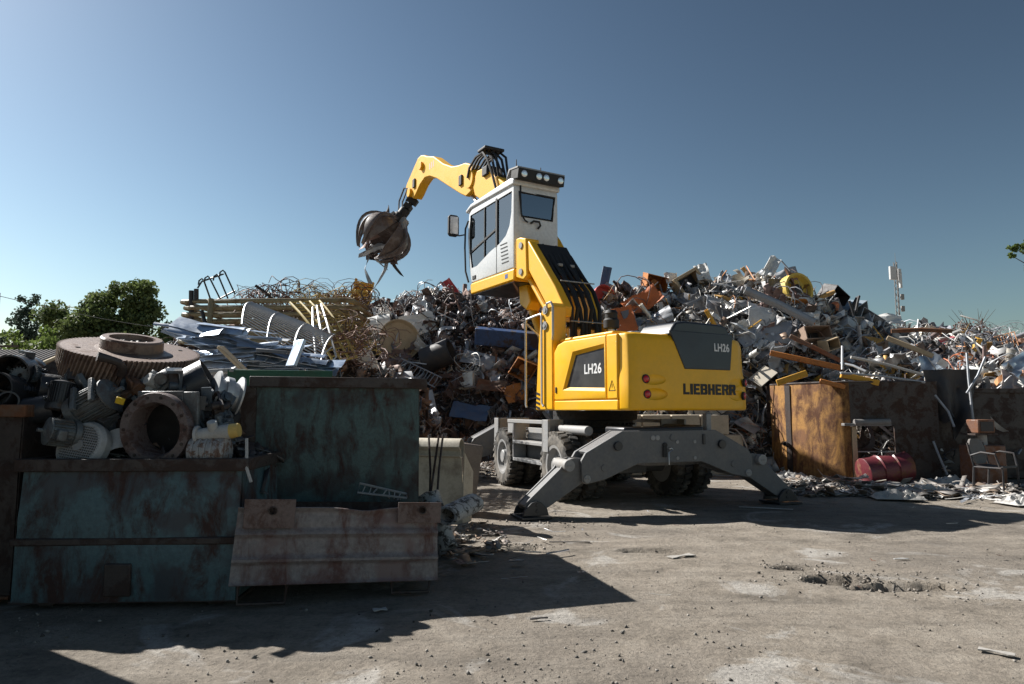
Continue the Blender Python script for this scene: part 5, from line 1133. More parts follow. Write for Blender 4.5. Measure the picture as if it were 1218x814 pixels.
flat('sheet_metal', WHITEP, 430, 435, HC, 0.7, 0.45, 'pale crushed sheet just above the tall green skip', 'panel', 0.5, 0.5, 0.0, 0.2, 7, 0.25)
q = MB(); q.box((-0.95, -0.1, -0.25), (0.95, 0.1, 0.25)); solid(q, 'steel_beam', DARKBLUE, 605, 405, HC, 'long dark beam with blue top edge left of the handler column', 'beam', (0.5, R_(6), -0.1), 0.5, 0.02)
q = MB(); q.lathe([(0.30, -0.42), (0.36, -0.42), (0.36, 0.42), (0.30, 0.42), (0.30, -0.42)], 26, cap=False); solid(q, 'drum_shell', BLKP, 523, 425, HC, 'black hollow drum shell below the white torn sheet', 'drum', (0.6, R_(65), 0.4), 0.45)
q = casing(random.Random(5), 0.3, 0.24, 0.26); solid(q, 'machine_casing', ORARUST, 622, 440, HC, 'orange machine casing just left of the grab rail', 'casing', (0.3, 0.4, 0.2), 0.5, 0.01)
flat('sheet_metal', ORARUST, 612, 470, HC, 0.55, 0.5, 'rusty orange plate low in the heap by the handler column', 'plate', 0.3, 0.35, 0.2, 0.1, 9, 0.4)
flat('sheet_metal', RUST, 585, 462, HC, 0.8, 0.35, 'brown rusty plate left of the rusty orange plate', 'plate', -0.2, 0.5, 0.0, 0.08, 12, 0.4)
flat('sheet_metal', GRYP, 575, 432, HC, 1.2, 0.5, 'dusty grey bent panel below the blue edged beam', 'panel', -0.35, 0.6, 0.1, 0.15, 10, 0.4)
flat('sheet_metal', BLUP, 560, 492, HC, 1.0, 0.5, 'dark blue sheet low in the shaded foot of the heap', 'panel', -0.2, 0.7, 0, 0.1, 11, 0.4)
flat('sheet_metal', GRYP, 512, 490, HC, 0.45, 1.0, 'blue-grey flat panel leaning at the heap foot by the green skip', 'panel', 0.25, 0.25, 0.0, 0.05, 13, 0.5)
q = MB(); q.lathe([(0.34, -0.012), (0.36, 0), (0.34, 0.012), (0.335, 0)], 30, cap=False)
for i in range(14): a = i * 0.449; q.cyl((0.03 * math.cos(a), 0.03 * math.sin(a), 0.03 * (-1) ** i), (0.34 * math.cos(a + 0.2), 0.34 * math.sin(a + 0.2), 0), 0.004, None, 4)
solid(q, 'bicycle_wheel', BLKP, 526, 474, HC, 'thin bicycle wheel leaning in the shaded heap behind the green skip', 'bicycle wheel', facing(None, 0.2, 0, -0.3), 0.5)
q = rack(random.Random(3), 1.3, 0.35, 12, 0.012); solid(q, 'wire_rack', GRYP, 500, 445, HC, 'long bent grey rack like a ladder above the bicycle wheel', 'rack', facing(None, 0.5, R_(-28), 0), 0.5)
# yellow slatted crate on the crest
t = empty('slatted_crate', (0, 0, 0), 0, 'yellow slatted crate standing on the crest below the grab', 'crate')
for i in range(7): q = MB(); q.box((-0.28, -0.02, -0.38 + i * 0.12), (0.28, 0.02, -0.30 + i * 0.12)); q.build('slat', YELP, t, bevel=0.004)
for x in (-0.3, 0.26): q = MB(); q.box((x, -0.03, -0.4), (x + 0.05, 0.3, 0.5)); q.build('side', YELP, t, bevel=0.004)
q = MB(); q.box((-0.25, 0.25, -0.4), (0.26, 0.29, 0.45)); q.build('back', YELP, t)
p = on_heap(430, 362, HC); t.location = p + Vector((0, -0.1, 0.28)); t.rotation_euler = (0.1, R_(12), 0.15)
# --- silvery heap
q = MB(); q.lathe([(0, 0.0), (0.25, 0.01), (0.36, 0.08), (0.40, 0.25), (0.37, 0.25), (0.33, 0.1), (0, 0.04)], 24); solid(q, 'round_lid', REDP, 711, 361, HR, 'dark red round bowl on the heap just right of the hoses', 'bowl', facing(None, 0.1, 0, 0.6), 0.35)
flat('sheet_metal', BLUP, 719, 336, HR, 0.24, 0.75, 'dark blue sheet standing upright on the crest right of the hoses', 'panel', R_(-14), 0.1, 0.2, 0.03, 21, 0.1)
flat('sheet_metal', GRYP, 729, 353, HR, 0.7, 0.42, 'blue-grey folded plate below the upright dark blue sheet', 'plate', R_(-38), 0.5, 0.2, 0.1, 22, 0.3)
flat('sheet_metal', ORAP, 760, 364, HR, 0.95, 0.5, 'bright orange-red panel on the heap above the air intake', 'panel', R_(28), 0.5, 0.0, 0.14, 23, 0.35)
flat('sheet_metal', ORAP, 740, 385, HR, 0.5, 0.7, 'faded orange sheet beside the air intake', 'panel', R_(10), 0.4, 0.0, 0.1, 24, 0.35)
q = casing(random.Random(7), 0.3, 0.24, 0.2); solid(q, 'machine_casing', ORARUST, 777, 338, HR, 'torn orange casing on the crest above the bright orange panel', 'casing', (0.3, 0.2, 0.3), 0.2, 0.01)
t = empty('open_frame', (0, 0, 0), 0, 'open cream box frame lying tilted near the crest', 'frame')
for a, b_ in (((-0.4, -0.3), (0.4, -0.22)), ((-0.4, 0.22), (0.4, 0.3)), ((-0.4, -0.22), (-0.32, 0.22)), ((0.32, -0.22), (0.4, 0.22))): q = MB(); q.box((*a, -0.15), (*b_, 0.15)); q.build('side', TANP, t, bevel=0.01)
q = MB(); q.box((-0.4, -0.3, -0.19), (0.4, 0.3, -0.155)); q.build('back', BLKP, t)
p = on_heap(816, 345, HR); t.location = p + Vector((0, -0.3, 0.1)); t.rotation_euler = facing(None, 0.2, R_(30), 0.2)
for i, (px, py, w, h, roll, mt, lab) in enumerate((
    (832, 329, 0.35, 0.6, 0.2, WHITEP, 'white folded sheet on the crest above the hood'), (796, 335, 0.35, 0.4, 0.1, WHITEP, 'small white plate on the crest above the open cream frame'),
    (857, 336, 0.75, 0.28, 0.9, GRYP, 'long grey panel slanting near the crest above the hood'), (913, 322, 0.3, 0.8, -0.6, WHITEP, 'pointed white sheet at the highest point of the heap'),
    (926, 338, 0.8, 0.6, 0.2, GRYP, 'large grey sheet left of the yellow wheel'), (852, 368, 0.8, 0.5, -0.3, GRYP, 'pale grey panel above the right of the hood'), (893, 340, 0.6, 0.4, 0.4, GRYP, 'grey bent sheet under the crest'),
    (950, 367, 0.55, 0.4, 0.1, WHITEP, 'white flat panel below the yellow wheel'), (907, 384, 0.95, 0.75, -0.3, WHITEP, 'broad white panel with torn edge on the slope'), (925, 402, 0.9, 0.7, 0.3, GRYP, 'crumpled grey door panel below the broad white panel'),
    (770, 388, 1.1, 0.4, 0.3, GRYP, 'light grey panel lying behind the air intake'), (885, 400, 0.6, 0.6, 0.6, GRYP, 'grey cabinet panel right of the hood'), (1050, 383, 0.7, 0.35, 0.1, WHITEP, 'pale block-shaped sheet below the mast'),
    (1100, 446, 0.55, 0.8, 0.3, pm('shiny', (0.4, 0.45, 0.5), 0.25, 0.8, 0.2), 'shiny crumpled sheet hanging above the dark bin'), (1125, 450, 0.4, 0.8, -0.1, GRYP, 'grey crumpled strip sheet hanging beside the black tarpaulin'),
    (1180, 432, 0.9, 0.6, 0.2, pm('shiny', (0.4, 0.45, 0.5)), 'large silvery crumpled foil sheet at the picture edge'), (1198, 466, 0.6, 0.8, -0.3, pm('copper', (0.4, 0.33, 0.31), 0.3, 0.6), 'coppery crumpled sheet hanging at the picture edge'), (1205, 440, 0.7, 0.5, 0.5, ALU, 'bluish aluminium sheet beside the coppery sheet'))):
    flat('sheet_metal', mt, px, py, HR, w, h, lab, 'panel', roll, 0.45, rnd.uniform(-0.4, 0.4), 0.12, 30 + i, 0.3)
t = empty('belt_pulley', (0, 0, 0), 0, 'yellow wheel with dark hub near the top of the right heap', 'pulley')
q = MB(); q.lathe([(0.12, 0.04), (0.16, 0.08), (0.30, 0.02), (0.36, 0.14), (0.42, 0.14), (0.42, -0.14), (0.12, -0.1)], 28, cap=False); q.build('rim', pm('wheelyellow', (0.62, 0.45, 0.08)), t)
q = MB(); q.lathe([(0.15, -0.05), (0.15, 0.06), (0.08, 0.1), (0, 0.1)], 20); q.build('hub', BLKP, t)
p = on_heap(941, 350, HR); t.location = p + Vector((0, -0.3, 0.05)); t.rotation_euler = facing(None, 0.1, 0, 0.3)
def crate(name, w, d, h, mat, px, py, label, cat, rot, out=0.3, shelf=False):
    t = empty(name, (0, 0, 0), 0, label, cat); th = 0.025
    for a, b_ in (((-w, -d, -h), (w, d, -h + th)), ((-w, -d, h - th), (w, d, h)), ((-w, -d, -h + th), (-w + th, d, h - th)), ((w - th, -d, -h + th), (w, d, h - th))): q = MB(); q.box(a, b_); q.build('wall', mat, t, bevel=0.006)
    q = MB(); q.box((-w + th, d - th, -h + th), (w - th, d, h - th)); q.build('back', BLKP, t)
    if shelf: q = MB(); q.box((-0.02, -d + 0.02, -h + th), (0.02, d - th, h - th)); q.build('divider', mat, t)
    p = on_heap(px, py, HR); t.location = p + Vector((0, -out, 0.05)); t.rotation_euler = rot; t.scale = (0.8, 0.8, 0.8); return t
crate('cabinet', 0.36, 0.3, 0.42, BLKP, 982, 362, 'black boxy machine cabinet on the slope right of the yellow wheel', 'cabinet', (0.3, 0.5, 0.5))
crate('cabinet', 0.42, 0.32, 0.3, pm('cabinetblue', (0.33, 0.40, 0.46), 0.4, 0.2), 1006, 377, 'blue-grey open cabinet leaning on the black one', 'cabinet', (0.2, -0.45, 0.5), 0.35)
crate('cabinet', 0.45, 0.3, 0.28, GRYP, 1022, 388, 'dark grey twin compartment crate right of the blue-grey cabinet', 'cabinet', (-0.1, 0.5, 0.2), 0.35, True)
crate('cabinet', 0.42, 0.3, 0.2, pm('brownbox', (0.33, 0.23, 0.17)), 958, 404, 'flat brown box with pale top in the middle of the slope', 'box', (-0.25, -0.05, 0.2), 0.4)
crate('cabinet', 0.22, 0.2, 0.16, TANP, 972, 415, 'small cream cabinet in front of the flat brown box', 'box', (0.1, -0.3, 0.3), 0.6)
for i, (a, b_, Y0, Y1, r, mt, lab, cat) in enumerate((
    ((886, 345), (968, 384), 15.6, 15.3, 0.10, GRYP, 'long grey duct sloping down from the crest past the yellow wheel', 'duct'), ((1012, 425), (1098, 446), 13.5, 13.3, 0.03, pm('palegrey', (0.5, 0.48, 0.45)), 'long pale pipe pointing down to the tank edge', 'pipe'),
    ((1000, 432), (1030, 442), 13.6, 13.2, 0.025, GRYP, 'short grey tube crossing above the tank', 'pipe'), ((1002, 412), (1002, 440), 13.7, 13.5, 0.025, GRYP, 'upright grey post above the tank', 'post'), ((1000, 444), (1100, 455), 13.3, 13.2, 0.025, GRYP, 'thin grey tube lying along the tank rim', 'tube'),
    ((916, 420), (1000, 438), 14.4, 13.9, 0.08, ORARUST, 'thick rusty orange beam across the slope above the tank', 'beam'), ((940, 400), (1010, 434), 14.6, 14.0, 0.07, RUST, 'brown rusty girder under the flat brown box', 'girder'), ((1055, 402), (1110, 424), 14.4, 14.0, 0.07, TANP, 'pale brown timber-like beam beneath the fence wire', 'beam'),
    ((924, 456), (960, 444), 13.6, 13.4, 0.09, YELP, 'bright yellow beam end left above the tank', 'beam'), ((1000, 446), (1045, 456), 13.4, 13.2, 0.08, YELP, 'orange and yellow beam end lying on the tank rim', 'beam'), ((975, 453), (1005, 461), 13.35, 13.2, 0.06, ORARUST, 'orange rusty block on the tank rim', 'beam'), ((1010, 358), (1016, 376), 16, 16, 0.03, BLKP, 'black thin post rising behind the cabinets', 'post'), ((1022, 352), (1018, 372), 16, 16, 0.03, BLKP, 'second black thin post rising behind the cabinets', 'post'),
    ((1060, 394), (1132, 394), 15, 14.6, 0.05, RUST, 'rusty tube lying flat on the far slope below the mast', 'tube'))):
    p0, p1 = at(*a, Y0), at(*b_, Y1); q = MB()
    if cat in ('beam', 'girder'):
        M = Matrix.Translation(p0) @ frame_z(p1 - p0); L = (p1 - p0).length; q.box((-r, -r * 0.7, 0), (r, r * 0.7, L), M)
    else: q.tube([p0, p0.lerp(p1, 0.5) + Vector((0, 0, 0.03)), p1], r, 10)
    tag(q.build('steel_' + cat if cat != 'duct' else 'air_duct', mt, None, None, 0.012 if cat in ('beam', 'girder') else 0), lab, cat)
# wire mesh fencing rolled over the far slope
def mesh_net(label, c0, c1, c2, c3, nu, nv, seed, mat, sag=0.25):
    r = random.Random(seed); q = MB(); amp = [[r.gauss(0, 0.09) for _ in range(nv + 1)] for _ in range(nu + 1)]
    def P(i, j):
        u, v = i / nu, j / nv; p = c0.lerp(c1, u).lerp(c3.lerp(c2, u), v); return p + Vector((amp[i][j] * 0.6, amp[i][j], amp[i][j] + sag * math.sin(math.pi * u) * math.sin(math.pi * v)))
    for i in range(nu + 1): q.tube([P(i, j) for j in range(nv + 1)], 0.0035, 4)
    for j in range(nv + 1): q.tube([P(i, j) for i in range(nu + 1)], 0.005, 4)
    return tag(q.build('wire_mesh', mat), label, 'wire mesh')
r = random.Random(33)
for i in range(30):
    px, py = r.uniform(1045, 1195), r.uniform(396, 438); p = on_heap(px, py, HR)
    o = bpy.data.objects.new('wire_tangle', r.choice(LIB['wire_tangle'])); COL.objects.link(o); o.material_slots[0].link = 'OBJECT'; o.material_slots[0].material = PGREY
    o.location = p + Vector((0, -0.1, 0.05)); o.rotation_euler = (r.uniform(-0.6, 0.6), r.uniform(-0.6, 0.6), r.uniform(0, 6)); o.scale = (0.8, 0.8, 0.5)
    w_ = 'just below the mast' if px < 1100 else ('around the pinkish red sheet' if px < 1150 else 'beside the dry reddish bush')
    tag(o, f'grey fence wire tangle {w_}, ' + ('upper row' if py < 417 else 'lower row'), 'wire', f'fence wire {w_} {py < 417}')
flat('red_rag', pm('pinkred', (0.6, 0.12, 0.15)), 1115, 411, HR, 0.42, 0.25, 'small pinkish red sheet caught in the fence wire', 'rag', 0.3, 0.5, 0, 0.12, 61, 0.45)
# dead reddish bush on the far slope
p = on_heap(1158, 402, HR)
t = empty('dead_bush', p, 0, 'dry reddish bush growing on the far right slope', 'bush'); r = random.Random(8); q = MB()
for i in range(34): d = Vector((r.gauss(0, 0.5), r.gauss(0, 0.4), r.uniform(0.4, 1.1))); q.tube([(0, 0, 0), d * 0.35 + Vector((r.gauss(0, 0.05), 0, 0)), d * 0.7], [0.012, 0.008, 0.003], 4)
q.build('twigs', BARK, t); leaves('crown', [(-0.3, 0, 0.25), (0.2, 0, 0.3), (-0.1, 0, 0.1)], [0.25, 0.2, 0.25], 500, 0.06, leaf_mat('dry_red_leaves', (0.12, 0.04, 0.03), (0.2, 0.09, 0.06)), t, 3)

# ================================================================== ALUMINIUM PILE, BED FRAMES, GRATINGS (behind the gear wheel)
HA = heap_fn([('mound', -3.35, 9.6, 1.8, 1.7, 1.85)], 63)
o = grid_mesh('aluminium_heap', np.linspace(-5.3, -1.2, 60), np.linspace(7.9, 11.5, 50), HA, HEAPG); tag(o, 'core of the pile of bluish aluminium sheets', 'scrap heap', None, 'stuff')
rubble('aluminium_offcuts', HA, (-5.1, -1.5), (8.0, 10.6), 1500, [(0.6, 0.65, 0.72), (0.42, 0.48, 0.55), (0.75, 0.75, 0.75), (0.2, 0.22, 0.25)], [4, 3, 2, 2], 12, 'small aluminium offcuts between the bluish sheets', (0.08, 0.26))
r = random.Random(77); k = 0
for i in range(80):
    px, py = r.uniform(240, 392), r.uniform(384, 440)
    if py < 388 + max(0, (px - 295)) * 0.5: continue
    p = on_heap(px, py, HA, 8.0, 11.5)
    if p.y > 11.4: p = at(px, min(440, py + 8), 9.0)
    L, w = r.uniform(0.5, 1.15), r.uniform(0.10, 0.26); gut = r.random() < 0.5; cv = r.uniform(0.6, 2.2) if gut else r.uniform(-0.3, 0.3); sd = r.uniform(0, 99)
    q = MB(); q.sheet(lambda u, v: ((u - 0.5) * L, w * (math.sin((v - 0.5) * cv) / cv if abs(cv) > 0.05 else v - 0.5), w * (math.cos((v - 0.5) * cv) - 1) / (cv if abs(cv) > 0.05 else 1) + 0.03 * float(fbm(u * 4 + sd, v * 2, 3, 2))), 10, 6, 0.006)
    o = q.build('aluminium_sheet', ALU); o.location = p + Vector((0, -0.08 - 0.1 * r.random(), 0.05)); o.rotation_euler = (r.gauss(0.45, 0.2), r.gauss(0.12, 0.14), r.gauss(-0.1, 0.22))
    side_ = 'beside the gear wheel' if px < 285 else ('below the wire grating' if px > 330 else 'in the middle of the pile')
    tag(o, ('gutter-shaped' if gut else 'flat') + ' bluish aluminium sheet ' + side_ + (', upper layer' if py < 408 else ', lower layer'), 'aluminium sheet', 'aluminium sheets, ' + ('gutters ' if gut else 'flat ') + side_ + (' upper' if py < 408 else ' lower'))
for i, (a, b_, Y, w, mt, lab) in enumerate((((262, 413), (292, 442), 8.0, 0.05, TANP, 'tan edged board leaning in front of the aluminium sheets'), ((358, 405), (346, 436), 8.2, 0.09, ALU, 'upright shiny aluminium profile below the wire grating'), ((310, 417), (346, 420), 8.6, 0.10, pm('darkgrey', (0.13, 0.14, 0.16)), 'dark grey profile across the aluminium pile'), ((232, 444), (285, 441), 7.6, 0.13, DULLWHITE, 'pale flat plate between gear wheel and tall green skip'))):
    p0, p1 = at(*a, Y), at(*b_, Y - 0.1); M = Matrix.Translation(p0) @ frame_z(p1 - p0); q = MB(); q.box((-w, -0.02, 0), (w, 0.02, (p1 - p0).length), M)
    tag(q.build('metal_profile', mt, None, None, 0.006), lab, 'profile')
q = MB(); q.box((-0.55, -0.01, -0.2), (0.55, 0.01, 0.05)); wobj(q, 'green_plate', pm('green', (0.04, 0.14, 0.08)), at(334, 446, 7.5), (0.1, 0, 0.2), 'green painted plate just behind the tall skip rim', 'plate', 0.005)
# stack of tubular bed frames
OLIVE = rusty('olive_tube', (0.26, 0.22, 0.13), ((0.11, 0.07, 0.04), (0.22, 0.15, 0.08)), 0.4, 5)
ordn = ['lowest', 'second lowest', 'third', 'fourth', 'fifth', 'second from top', 'topmost']
for i in range(7):
    t = empty('bed_frame', (-4.55 + 0.04 * (i % 3), 13.1, 2.62 + i * 0.125), R_(-3 + 1.3 * (i % 3)), 'olive tubular bed frame, %s in the stack behind the aluminium pile' % ordn[i], 'bed frame', 'stacked bed frames')
    W2, D2 = 1.62, 0.5
    q = MB(); q.tube([(-W2, -D2, 0), (-W2 + 0.1, -D2 - 0.06, 0), (W2 - 0.1, -D2 - 0.06, 0), (W2, -D2, 0), (W2, D2, 0), (W2 - 0.1, D2 + 0.06, 0), (-W2 + 0.1, D2 + 0.06, 0), (-W2, D2, 0)], 0.045, 8, True); q.build('frame', OLIVE, t)
    for x in (-1.2, -0.4, 0.4, 1.2): q = MB(); q.cyl((x, -D2, 0.01), (x, D2, 0.01), 0.02, None, 6); q.build('slat', OLIVE, t)
for px, y0, y1, lab in ((227.5, 346, 381, 'dark upright tube left of the bed frame stack'), (233.5, 344, 358, 'short dark tube left above the bed frame stack')):
    q = MB(); a, b_ = at(px, y1, 12.6), at(px, y0, 12.6); q.tube([a, b_], 0.045, 8); tag(q.build('steel_tube', BLKP), lab, 'tube')
q = MB(); q.cyl(at(251, 356, 12.45), at(249, 395, 12.3), 0.05, None, 8); tag(q.build('stack_post', OLIVE), 'olive upright post strapping the bed frame stack', 'post')
q = MB(); q.cyl(at(240, 370, 12.4), at(246, 392, 12.3), 0.035, None, 8); tag(q.build('stack_strut', BLKP), 'slanting dark strut against the bed frame stack', 'strut')
# hooked wire rack on top
t = empty('hooked_rack', at(262, 356, 13.0), 0, 'hooked wire rack leaning on top of the bed frames', 'rack'); o0 = at(262, 356, 13.0)
for a, b_ in (((240, 334), (251, 358)), ((247, 331), (262, 356)), ((257.6, 329), (271, 355)), ((265, 324), (279.5, 350))):
    p0, p1 = at(*a, 12.8) - o0, at(*b_, 13.2) - o0; q = MB(); q.tube([p0 + Vector((-0.06, 0, -0.08)), p0 + Vector((-0.05, 0, 0.0)), p0 + Vector((0, 0, 0.04)), p0 + Vector((0.04, 0, 0)), p1], 0.016, 6); q.build('hook', DGREY, t)
for a, b_, ya, yb in (((235, 343), (240, 335), 12.8, 12.8), ((240, 335), (266, 326), 12.8, 12.8), ((256, 358), (280, 346), 13.2, 13.2)):
    q = MB(); q.tube([at(*a, ya) - o0, at(*b_, yb) - o0], 0.016, 6); q.build('rail', DGREY, t)
def grating(label, c0, c1, c2, c3, n, cross, rad, mat, bow=0.1):
    t = empty('wire_grating', c3, 0, label, 'grating'); q0 = c3
    def P(u, v): 
        p = c0.lerp(c1, u).lerp(c3.lerp(c2, u), v) - q0; return p + Vector((0, -bow * math.sin(math.pi * v), bow * math.sin(math.pi * v)))
    for i in range(n + 1): q = MB(); q.tube([P(u / 8, i / n) for u in range(9)], rad, 5); q.build('bar', mat, t)
    for i in range(cross): u = i / (cross - 1); q = MB(); q.tube([P(u, v / 8) for v in range(9)], rad * 1.6, 5); q.build('cross_bar', mat, t)
grating('grey curved wire grating lying slanted across the aluminium pile', at(300, 360, 11.6), at(398, 398, 11.2), at(379, 444, 10.2), at(288, 386, 10.6), 17, 4, 0.011, SILVER)
YG = pm('oldyellow', (0.5, 0.38, 0.12))
grating('yellowish wire grating slanting behind the grey one', at(345, 360, 12.2), at(380, 358, 12.4), at(424, 425, 11.4), at(398, 432, 11.2), 14, 4, 0.014, YG)
grating('upright pale wire grating between the two slanted ones', at(372, 366, 11.9), at(382, 362, 12.0), at(400, 425, 10.9), at(378, 444, 10.7), 7, 3, 0.012, SILVER)
r = random.Random(9)
for i in range(30):
    px, py = r.uniform(300, 442), r.uniform(348, 366) if i < 20 else r.uniform(370, 440)
    if i >= 20: px = r.uniform(398, 445)
    o = bpy.data.objects.new('wire_tangle', r.choice(LIB['wire_tangle'])); COL.objects.link(o); o.material_slots[0].link = 'OBJECT'; o.material_slots[0].material = PBROWN if i % 4 else YG
    o.location = at(px, py, r.uniform(13.2, 14.4) if i < 20 else r.uniform(11.0, 13.0)); o.rotation_euler = (r.uniform(-0.5, 0.5), r.uniform(-0.5, 0.5), r.uniform(0, 6)); o.scale = (0.85, 0.85, 0.6)
    tone = 'rusty brown' if i % 4 else 'old yellow'; w_ = 'heaped on top of the bed frames' if i < 20 else 'spilling down right of the gratings'
    tag(o, f'{tone} wire tangle {w_}', 'wire', f'{tone} wire tangles {w_}')
q = MB(); q.tube([at(304, 340, 13), at(313, 346, 13), at(325, 357, 13.1)], 0.03, 6); tag(q.build('bent_rod', BLKP), 'dark bent rod with orange tip above the bed frames', 'rod')

# ================================================================== BESIDE THE TALL SKIP
# cream sheet rolled round a pipe, stood on edge
t = empty('rolled_sheet', (-1.18, 8.3, 0), R_(-14), 'cream rolled steel sheet standing between green skip and concrete slab', 'steel sheet')
q = MB()
def roll(u, v):
    if v < 0.62: return (-0.35 + 0.95 * u, 0.10 * math.sin(v * 4 + u), v / 0.62 * 0.9)
    a = (v - 0.62) / 0.38 * 5.4; return (-0.35 + 0.95 * u, 0.10 * math.sin(0.62 * 4 + u) + 0.10 * (1 - math.cos(a)) - 0.06, 0.9 + 0.11 * math.sin(a))
q.sheet(roll, 10, 30, 0.01); q.build('sheet', CREAM, t)
q = MB(); q.sheet(lambda u, v: (0.60 + 0.02 * v, 0.05 + 0.35 * u, 0.0 + 0.85 * v * (1 - 0.3 * u)), 5, 5, 0.01); q.build('end_flap', CREAM, t)
q = MB(); q.prism([(-0.18, -0.2), (0.18, -0.2), (0.19, 0.2), (-0.17, 0.2)], 0, 0.93, 2); o = wobj(q, 'concrete_slab', BROWNC, (-0.72, 9.2, -0.02), (R_(-4), R_(9), R_(12)), 'brown weathered concrete slab standing on end by the wheels', 'concrete slab', 0.03); 
q = MB(); q.prism([(-0.25, -0.12), (0.25, -0.12), (0.25, 0.12), (-0.25, 0.12)], 0, 0.22, 2); wobj(q, 'concrete_block', BROWNC, (-0.75, 9.02, -0.01), (0, 0, R_(20)), 'small brown concrete block at the foot of the standing slab', 'concrete block', 0.02)
SPECK = rusty('speckled_white', (0.5, 0.5, 0.49), ((0.03, 0.03, 0.03), (0.12, 0.11, 0.1)), 0.45, 14, 0.8)
q = MB(); q.lathe([(0.09, 0), (0.10, 0.01), (0.105, 0.55), (0.08, 0.56), (0.075, 0.02), (0.09, 0)], 20, cap=False); o = wobj(q, 'wrapped_pipe', SPECK, (-0.60, 6.55, 0.06), (R_(-18), R_(-24), 0), 'speckled white wrapped pipe leaning on the green skip', 'pipe', 0); wobble(o, 0.03, 9, 3)
q = MB(); q.lathe([(0.075, 0), (0.10, 0.0), (0.105, 0.5), (0.08, 0.5), (0.075, 0)], 22, cap=False); o = wobj(q, 'oval_pipe', SPECK, (-0.58, 6.15, 0.42), (R_(-84), 0, R_(-25)), 'white hollow pipe end sticking out right of the bin', 'pipe'); o.scale = (1.1, 0.85, 1)
for i, (a, b_, c) in enumerate((((510, 518), (512, 560), (511, 600)), ((522, 518), (516, 560), (512, 590)), ((527, 517), (522, 560), (519, 605)))):
    q = MB(); q.tube([at(*a, 7.4), at(*b_, 7.2), at(*c, 6.9)], 0.012, 6); tag(q.build('steel_rod', RUSTD), ('thin rusty rod nearest the green skip', 'middle thin rusty rod before the cream sheet', 'thin rusty rod farthest from the green skip')[i], 'rod')
q = rack(random.Random(4), 0.4, 0.12, 8, 0.006); wobj(q, 'coat_hanger_rack', LGREY, at(455, 587, 5.75), (0.4, 0.2, 0.2), 'small grey wire rack lying between bin and green skip', 'rack')

# ================================================================== RIGHT SIDE: TANK, BINS, DEBRIS
t = empty('steel_tank', (6.38, 13.16, 0), 0, 'big rusty orange-brown steel tank with a square opening', 'tank')
path = [(-0.78, 1.66), (-0.70, 1.30), (-0.59, 0.96), (-0.45, 0.64), (-0.29, 0.36), (-0.12, 0.15), (0.0, 0.05), (0.10, 0.0)]
def pth(u):
    f = u * (len(path) - 1); i = min(int(f), len(path) - 2); a, b_ = path[i], path[i + 1]; k = f - i; return a[0] + (b_[0] - a[0]) * k, a[1] + (b_[1] - a[1]) * k
TH = 1.88
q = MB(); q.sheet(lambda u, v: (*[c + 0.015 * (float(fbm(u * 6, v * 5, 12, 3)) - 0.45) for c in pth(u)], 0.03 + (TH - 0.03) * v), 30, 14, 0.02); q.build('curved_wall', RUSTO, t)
q = MB(); q.sheet(lambda u, v: (pth(u * 0.06 + 0.20)[0] - 0.02, pth(u * 0.06 + 0.20)[1] - 0.012, 0.04 + (TH - 0.06) * v), 3, 8, 0.012); q.build('weld_strip', RUSTD, t)
q = MB(); q.tube([(*pth(i / 24), TH + 0.01) for i in range(25)] + [(1.82, 0.05, TH + 0.01)], 0.022, 6); q.build('rim', RUSTD, t)
TANKSHADE = rusty('tank_shade_rust', (0.06, 0.045, 0.04), ((0.02, 0.014, 0.013), (0.08, 0.045, 0.03)), 0.5, 4, 0.85)  # darker copy of the tank rust: shade of the front put into its colour
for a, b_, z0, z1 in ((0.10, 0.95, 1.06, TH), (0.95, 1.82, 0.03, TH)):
    q = MB(); q.sheet(lambda u, v: (a + (b_ - a) * u, 0.03 * (a + (b_ - a) * u) + 0.02 * (float(fbm((a + (b_ - a) * u) * 3, v * 4, 13, 3)) - 0.45), z0 + (z1 - z0) * v), 12, 10, 0.02); q.build('front_wall', TANKSHADE, t)
q = MB(); q.box((1.80, 0.07, 0.03), (1.82, 1.9, TH)); q.build('side_wall', TANKSHADE, t)
q = MB(); q.box((-0.78, 1.9, 0.03), (1.82, 1.92, TH)); q.build('back_wall', TANKSHADE, t)
q = MB(); q.box((-0.05, -0.12, 1.05), (0.82, 0.06, 1.10)); q.cyl((0.12, -0.11, 1.12), (0.80, -0.10, 1.13), 0.06, None, 10); q.build('opening_hood', pm('hoodgrey', (0.2, 0.2, 0.2)), t, bevel=0.008)
q = MB(); q.box((0.11, -0.03, 0.05), (0.20, 0.02, 1.04)); q.build('door_jamb', TANP, t, bevel=0.005)
q = MB(); q.box((0.20, 0.02, 0.55), (0.94, 0.05, 0.57)); q.build('cross_rail', LGREY, t)
q = MB(); q.box((0.93, -0.01, 0.05), (0.96, 0.02, 1.06)); q.build('door_jamb', TANKSHADE, t)
DRUM = empty('red_drum', (6.80, 12.62, 0.27), 0, 'dark red oil drum lying on its side before the tank opening', 'drum')
q = MB(); q.lathe([(0.0, -0.42), (0.25, -0.42), (0.265, -0.41), (0.26, -0.40), (0.26, -0.16), (0.285, -0.14), (0.26, -0.12), (0.26, 0.12), (0.285, 0.14), (0.26, 0.16), (0.26, 0.40), (0.265, 0.42), (0.25, 0.41), (0, 0.41)], 30); q.build('shell', REDM, DRUM)
q = MB(); q.cbox((0, 0, 0), (0.006, 0.16, 0.18), Matrix.Rotation(R_(-35), 4, 'Z') @ Matrix.Translation((0.262, 0, 0.27))); q.build('sticker', DULLWHITE, DRUM)
DRUM.rotation_euler = (R_(8), R_(82), R_(12))
bn = skip('steel_bin', 'dark brown steel bin in deep shade right of the tank', (8.45, 13.7), R_(-3), 3.4, 1.6, 1.75, RUSTD, RUSTD, lambda v: 0, 33, 'bin')
